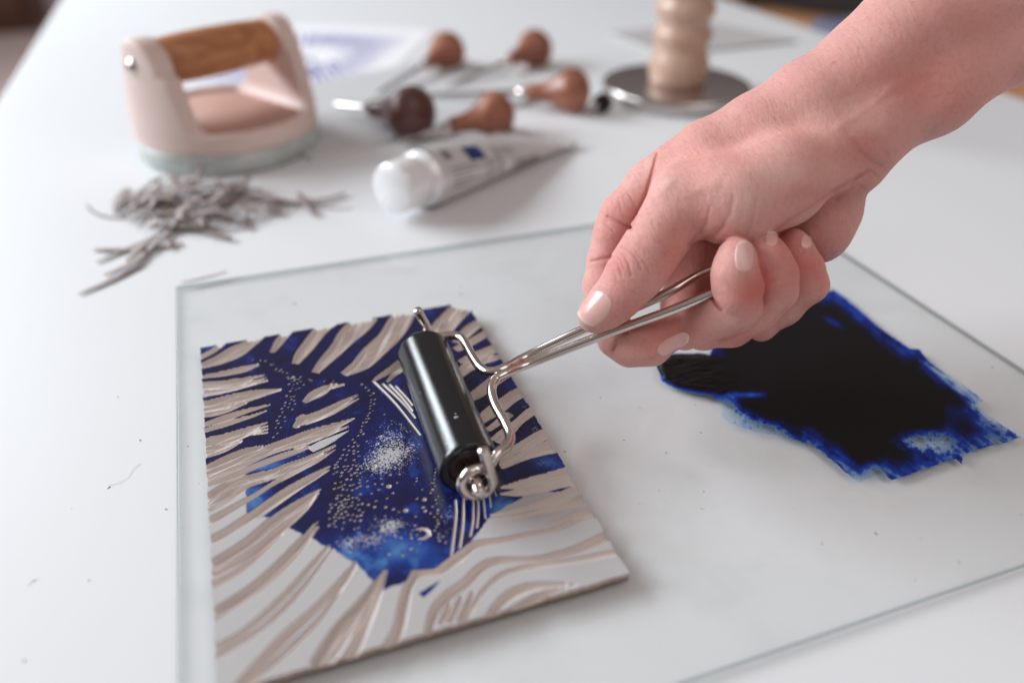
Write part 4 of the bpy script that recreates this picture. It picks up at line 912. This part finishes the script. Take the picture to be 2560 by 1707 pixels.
# paint tube
t0 = P(1052, 449, 21); c0_ = P(1305, 300, 3); c1_ = P(1436, 394, 3); t1 = (c0_+c1_)/2-np.array([9.0, 2.0, 0]); t0[2] = 21.5; t1[2] = 4; cw_ = 36.0
tdir = (t1-t0)/np.linalg.norm(t1-t0); tl = np.linalg.norm(t1-t0)
pt = empty('paint_tube', (t0[0], t0[1], 0), 'white metal paint tube with a white screw cap and small printed labels', 'paint tube')
side = np.cross(tdir, [0, 0, 1]); side /= np.linalg.norm(side); upv = np.cross(side, tdir)
def tube_pt(s, th, off=0.0):   # s 0..1 along; oval flattening to the crimp, widening
    r0 = 21.0; rz = r0*(1-s**1.5)+1.0; rx = r0+s*(cw_-22); return t0+tdir*tl*s+side*math.cos(th)*(rx+off)+upv*math.sin(th)*(rz+off)
ns, nt_ = 34, 56; V = []; Fq = []
for i in range(ns):
    s = i/(ns-1)
    for j in range(nt_):
        th = 2*math.pi*j/nt_; p = tube_pt(s, th); dent = 1.1*math.sin(s*9+j*0.22)*s*(1-s)*2; V.append(p+upv*dent*max(math.sin(th), 0))
for i in range(ns-1):
    for j in range(nt_): k = (j+1) % nt_; Fq.append((i*nt_+j, i*nt_+k, (i+1)*nt_+k, (i+1)*nt_+j))
mesh_np('tube_body', V, Fq, m_tube, pt)
lathe('shoulder', t0-tdir*9, tdir, [(0, .001), (0, 13), (2, 14.5), (7, 20.3), (9, 21.0), (9.5, 20.9)], m_cap, pt, 48)
lathe('cap', t0-tdir*33, tdir, [(0, .001), (0, 15.5), (1.2, 17.2), (3, 17.8), (21, 18.2), (25, 17.6), (25, .001)], m_cap, pt, 48)
e_ = t1-tdir*1.0; cr = [e_+side*a+tdir*b for a, b in ((-cw_, -1), (cw_, -1), (cw_, 8), (-cw_, 8))]
slab('crimp', [(p[0], p[1]) for p in cr], 3.0, 6.4, m_tube, pt, 0.8)
def label(name, s0, s1, a0, a1, m, n=6):
    V = []; Fq = []
    for i in range(n+1):
        for j in range(n+1): V.append(tube_pt(s0+(s1-s0)*i/n, math.radians(a0+(a1-a0)*j/n), 0.35))
    for i in range(n):
        for j in range(n): Fq.append((i*(n+1)+j, i*(n+1)+j+1, (i+1)*(n+1)+j+1, (i+1)*(n+1)+j))
    return mesh_np(name, V, Fq, m, pt)
label('blue_square', 0.20, 0.31, 32, 64, m_blueprint)
label('dividing_line', 0.395, 0.403, -20, 55, m_dark)
for i, w in enumerate((.008, .004, .012, .005, .01, .004, .007, .012, .005, .009)): label('barcode_bar', 0.50+i*0.021, 0.50+i*0.021+w, -24, 12, m_dark, 3)
for i in range(5): label('text_line', 0.06, 0.06+[.16, .2, .13, .18, .1][i], 24-i*9, 26.2-i*9, m_greyprint, 3)
for i in range(5): label('text_line', 0.28, 0.28+[.09, .07, .1, .08, .06][i], 24-i*9, 26.2-i*9, m_greyprint, 3)
for i in range(3): label('text_line', 0.43, 0.43+[.12, .1, .12][i], 48-i*8, 50-i*8, m_greyprint, 3)
label('logo', 0.05, 0.10, 44, 66, m_greyprint); label('lilac_mark', 0.42, 0.50, 96, 112, m_lilac)

# turned handle on a steel disc
dc = np.array([437.0, 716.0, 0])
sp = empty('turned_handle_press', tuple(dc), 'pale turned wooden handle standing on a round steel disc at the back', 'hand press')
lathe('steel_disc', dc, (0, 0, 1), [(0.2, .001), (0.2, 73), (1.5, 75.5), (11, 76), (13.5, 74.5), (14.5, 71), (14.5, .001)], m_steel, sp, 96)
pf = [(14.6, .001), (14.6, 27.5), (18, 28.5), (26, 30), (34, 30.5), (41, 27.8), (47, 26.0)]
for k in range(6): z = 47+k*25; pf += [(z+3, 25.6), (z+8, 28.0), (z+13, 29.6), (z+18, 28.2), (z+23, 25.0)]
pf += [(206, 22), (214, 14), (218, .001)]
lathe('turned_grip', dc, (0.0, 0, 1), pf, m_beech, sp, 48)
kb_ = empty('black_knob', tuple(P(1510, 262, 8)), 'small black and chrome knob between the orange gouge and the steel disc', 'knob')
kp = P(1506, 258, 9); lathe('knob_body', kp-np.array([5, 3, 0]), (0.85, 0.5, 0.05), [(0, .001), (0, 7), (2, 9), (10, 9), (13, 6), (13, .001)], m_black, kb_, 32)
lathe('knob_stud', kp-np.array([14, 8, 0]), (0.85, 0.5, 0.05), [(0, .001), (0, 3), (1, 4), (9, 4), (9, .001)], m_steel, kb_, 24)

# lino shavings
def shaving(name, c, ang, L_, w, curl, label, group, m, z=0.6, tilt=0.0, bend=0.0):
    n = 9; pts = []
    for i in range(n):
        t = i/(n-1)-0.5; a = ang+bend*t; pts.append((c[0]+math.cos(a)*t*L_, c[1]+math.sin(a)*t*L_, z+curl*(t*2)**2+tilt*t*L_))
    pts = np.array(pts); T = np.gradient(pts, axis=0); T /= np.linalg.norm(T, axis=1)[:, None]; S = np.cross(T, [0, 0, 1.0]); S /= np.linalg.norm(S, axis=1)[:, None]; U = np.cross(S, T)
    V = []; Fq = []
    for i in range(n):
        ww = w*(0.35+0.65*math.sin(math.pi*(0.12+0.8*i/(n-1))))
        for a, b in ((-1, .35), (0, -.35), (1, .35), (1, .75), (0, .15), (-1, .75)): V.append(pts[i]+S[i]*a*ww+U[i]*(b+0.35)*ww*0.45)
    for i in range(n-1):
        for j in range(6): k = (j+1) % 6; Fq.append((i*6+j, i*6+k, (i+1)*6+k, (i+1)*6+j))
    o = mesh_np(name, V, Fq, m, None, True); bm = bmesh.new(); bm.from_mesh(o.data)
    for r_ in (range(6), range((n-1)*6, n*6)):
        bm.verts.ensure_lookup_table(); bm.faces.new([bm.verts[q] for q in r_])
    bmesh.ops.recalc_face_normals(bm, faces=bm.faces); bm.to_mesh(o.data); bm.free()
    return tag(o, label, 'shaving', group)
pile = [(250, 520), (330, 480), (420, 455), (540, 460), (700, 505), (800, 512), (700, 545), (590, 590), (470, 600), (400, 640), (330, 690), (270, 670), (330, 610), (390, 560), (330, 545)]
pileq = [P(*p)[:2] for p in pile]; px_ = [p[0] for p in pile]; py_ = [p[1] for p in pile]
rs = np.random.RandomState(21); k = 0
while k < 72:
    x = rs.uniform(min(px_), max(px_)); y = rs.uniform(min(py_), max(py_))
    if not inpoly(np.array([x]), np.array([y]), pile)[0]: continue
    c = P(x, y); core = math.exp(-(((x-500)/150)**2+((y-510)/60)**2))
    lab_ = (('taupe lino shaving in the tail of the pile trailing to the lower left', 'lino shavings in the lower left tail') if y > 585 else ('taupe lino shaving at the thin left end of the pile', 'lino shavings at the left end of the pile') if x < 350 else ('taupe lino shaving in the sparse right end of the pile towards the tube', 'lino shavings at the right end of the pile') if x > 640 else ('taupe lino shaving in the heaped middle of the pile by the pink press', 'lino shavings in the middle of the pile'))
    if rs.rand() > core+0.3: continue
    ang = (rs.normal(0.95, 0.45) if x < 420 else rs.normal(0.45, 0.9)); Ls = rs.uniform(22, 60)
    shaving('lino_shaving', c, ang, Ls, rs.uniform(1.6, 3.2), rs.uniform(0, 5)*core, *lab_, m_shave2 if rs.rand() < .03 else m_shave, z=0.4+core*rs.uniform(0, 11)+rs.uniform(0, 1.5), tilt=rs.normal(0, .12)*core, bend=rs.normal(0, .45)); k += 1
def sh2(p0, p1, w, label, bend=0.2, z=0.5):
    a = P(*p0); b = P(*p1); c = (a+b)/2; shaving('lino_shaving', c, math.atan2(b[1]-a[1], b[0]-a[0]), np.linalg.norm(b-a), w, 0.4, label, None, m_shave, z, 0, bend)
sh2((192, 523), (318, 560), 1.0, 'thin curved lino shaving sticking out leftmost from the pile', 0.6)
sh2((200, 740), (360, 668), 1.9, 'long lino shaving nearest the bottom left, lying apart below the pile', 0.1)
sh2((245, 660), (400, 590), 2.0, 'wide lino shaving just above the lowest one at the left of the pile', .1)
sh2((770, 518), (880, 528), 0.8, 'thin lino shaving at the right tip of the pile pointing to the tube', .5)
sh2((455, 722), (572, 694), 1.3, 'thin grey shaving lying on the far left corner of the glass plate', .1, 3.2)

# two stray fibres on the table
f1 = [P(270, 1214, .2), P(298, 1205, .3), P(318, 1192, .3), P(334, 1170, .3), P(352, 1158, .2)]
tag(tube('lint_fibre', crom(f1, 5), 0.055, m_grey, None, 6), 'fine curved fibre lying on bare table left of the glass plate', 'fibre')
f2 = [P(70, 1462, .2), P(84, 1450, .2), P(95, 1446, .3)]
tag(tube('lint_fibre', crom(f2, 5), 0.07, m_grey2, None, 6), 'tiny pale fibre near the lower left corner of the table', 'fibre')
# crumbs and specks: far too many to count
bmc = bmesh.new(); rs = np.random.RandomState(5)
def speck(px, py, z, r):
    p = P(px, py, z); v = bmesh.ops.create_icosphere(bmc, subdivisions=1, radius=r*MM)['verts']; a = rs.rand()*3; ca, sa = math.cos(a), math.sin(a); k1, k2 = 0.5+rs.rand()*1.6, 0.3+rs.rand()*.5
    for q in v:
        x, y, zz = q.co.x*k1, q.co.y*k2, q.co.z*0.3; q.co = Vector((ca*x-sa*y, sa*x+ca*y, zz))+Vector(p)*MM
for px, py in ((272, 1218), (415, 1272), (222, 1450), (85, 1450), (295, 992), (60, 1650), (350, 1100)): speck(px, py, 0.15, 0.5)
for px, py in ((1648, 1225), (1634, 1404), (1666, 1131), (2288, 1449), (1381, 928), (1560, 1100), (1501, 994), (1755, 1271), (2397, 1404), (470, 1115), (458, 1320), (1600, 1020), (2480, 918), (2190, 1333)): speck(px, py, 3.15, 0.45)
for i in range(24): speck(rs.uniform(460, 2500), rs.uniform(980, 1690), 3.12, rs.uniform(.08, .2)) if True else 0
for i in range(12): speck(rs.uniform(0, 420), rs.uniform(700, 1700), 0.1, rs.uniform(.08, .2))
crumb = from_bm('crumbs', bmc, mat('dark_crumb', (0.20, 0.17, 0.155), .8), None, True); tag(crumb, 'tiny dark crumbs and dust scattered over glass and table', 'crumbs', kind='stuff')

# room beyond the table
cb = empty('wooden_cabinet', (-2600, 5200, -735), 'dark brown wooden cabinet standing on the floor beyond the table at far left', 'cabinet')
box('cabinet_body', (-2600, 5300, 200), (3400, 500, 1870), m_cab, cb, 10)
for i in range(6): box('door', (-4000+i*560, 5035, 200), (520, 30, 1700), m_cab if i % 2 else mat('brown_door', (0.16, 0.06, 0.03), .5), cb, 6)
ch = empty('chair', (1500, 2100, -735), 'oak chair with a black seat cushion beyond the right table edge', 'chair')
box('seat', (1930, 2330, -300), (620, 620, 50), m_tan, ch, 8, .6)
box('cushion', (2060, 2330, -250), (560, 560, 60), m_black, ch, 20, .6)
box('backrest', (1560, 2560, -120), (520, 60, 620), m_tan, ch, 15, .6)
for x, y in ((1700, 2200), (2150, 2150), (1750, 2600), (2200, 2600)): box('leg', (x, y, -530), (45, 45, 410), m_tan, ch, 4)
tag(box('folded_cloth', (930, 985, -30), (150, 120, 40), m_lav, None, 12), 'lavender grey cloth just past the right table edge behind the forearm', 'cloth')
st = empty('stool', (1300, 900, -735), 'light oak stool showing past the right table edge below the forearm', 'stool')
box('seat', (1180, 860, -160), (420, 420, 40), m_tan, st, 14, .3)
for x, y in ((1040, 720), (1320, 720), (1040, 1000), (1320, 1000)): box('leg', (x, y, -457), (40, 40, 552), m_tan, st, 4)
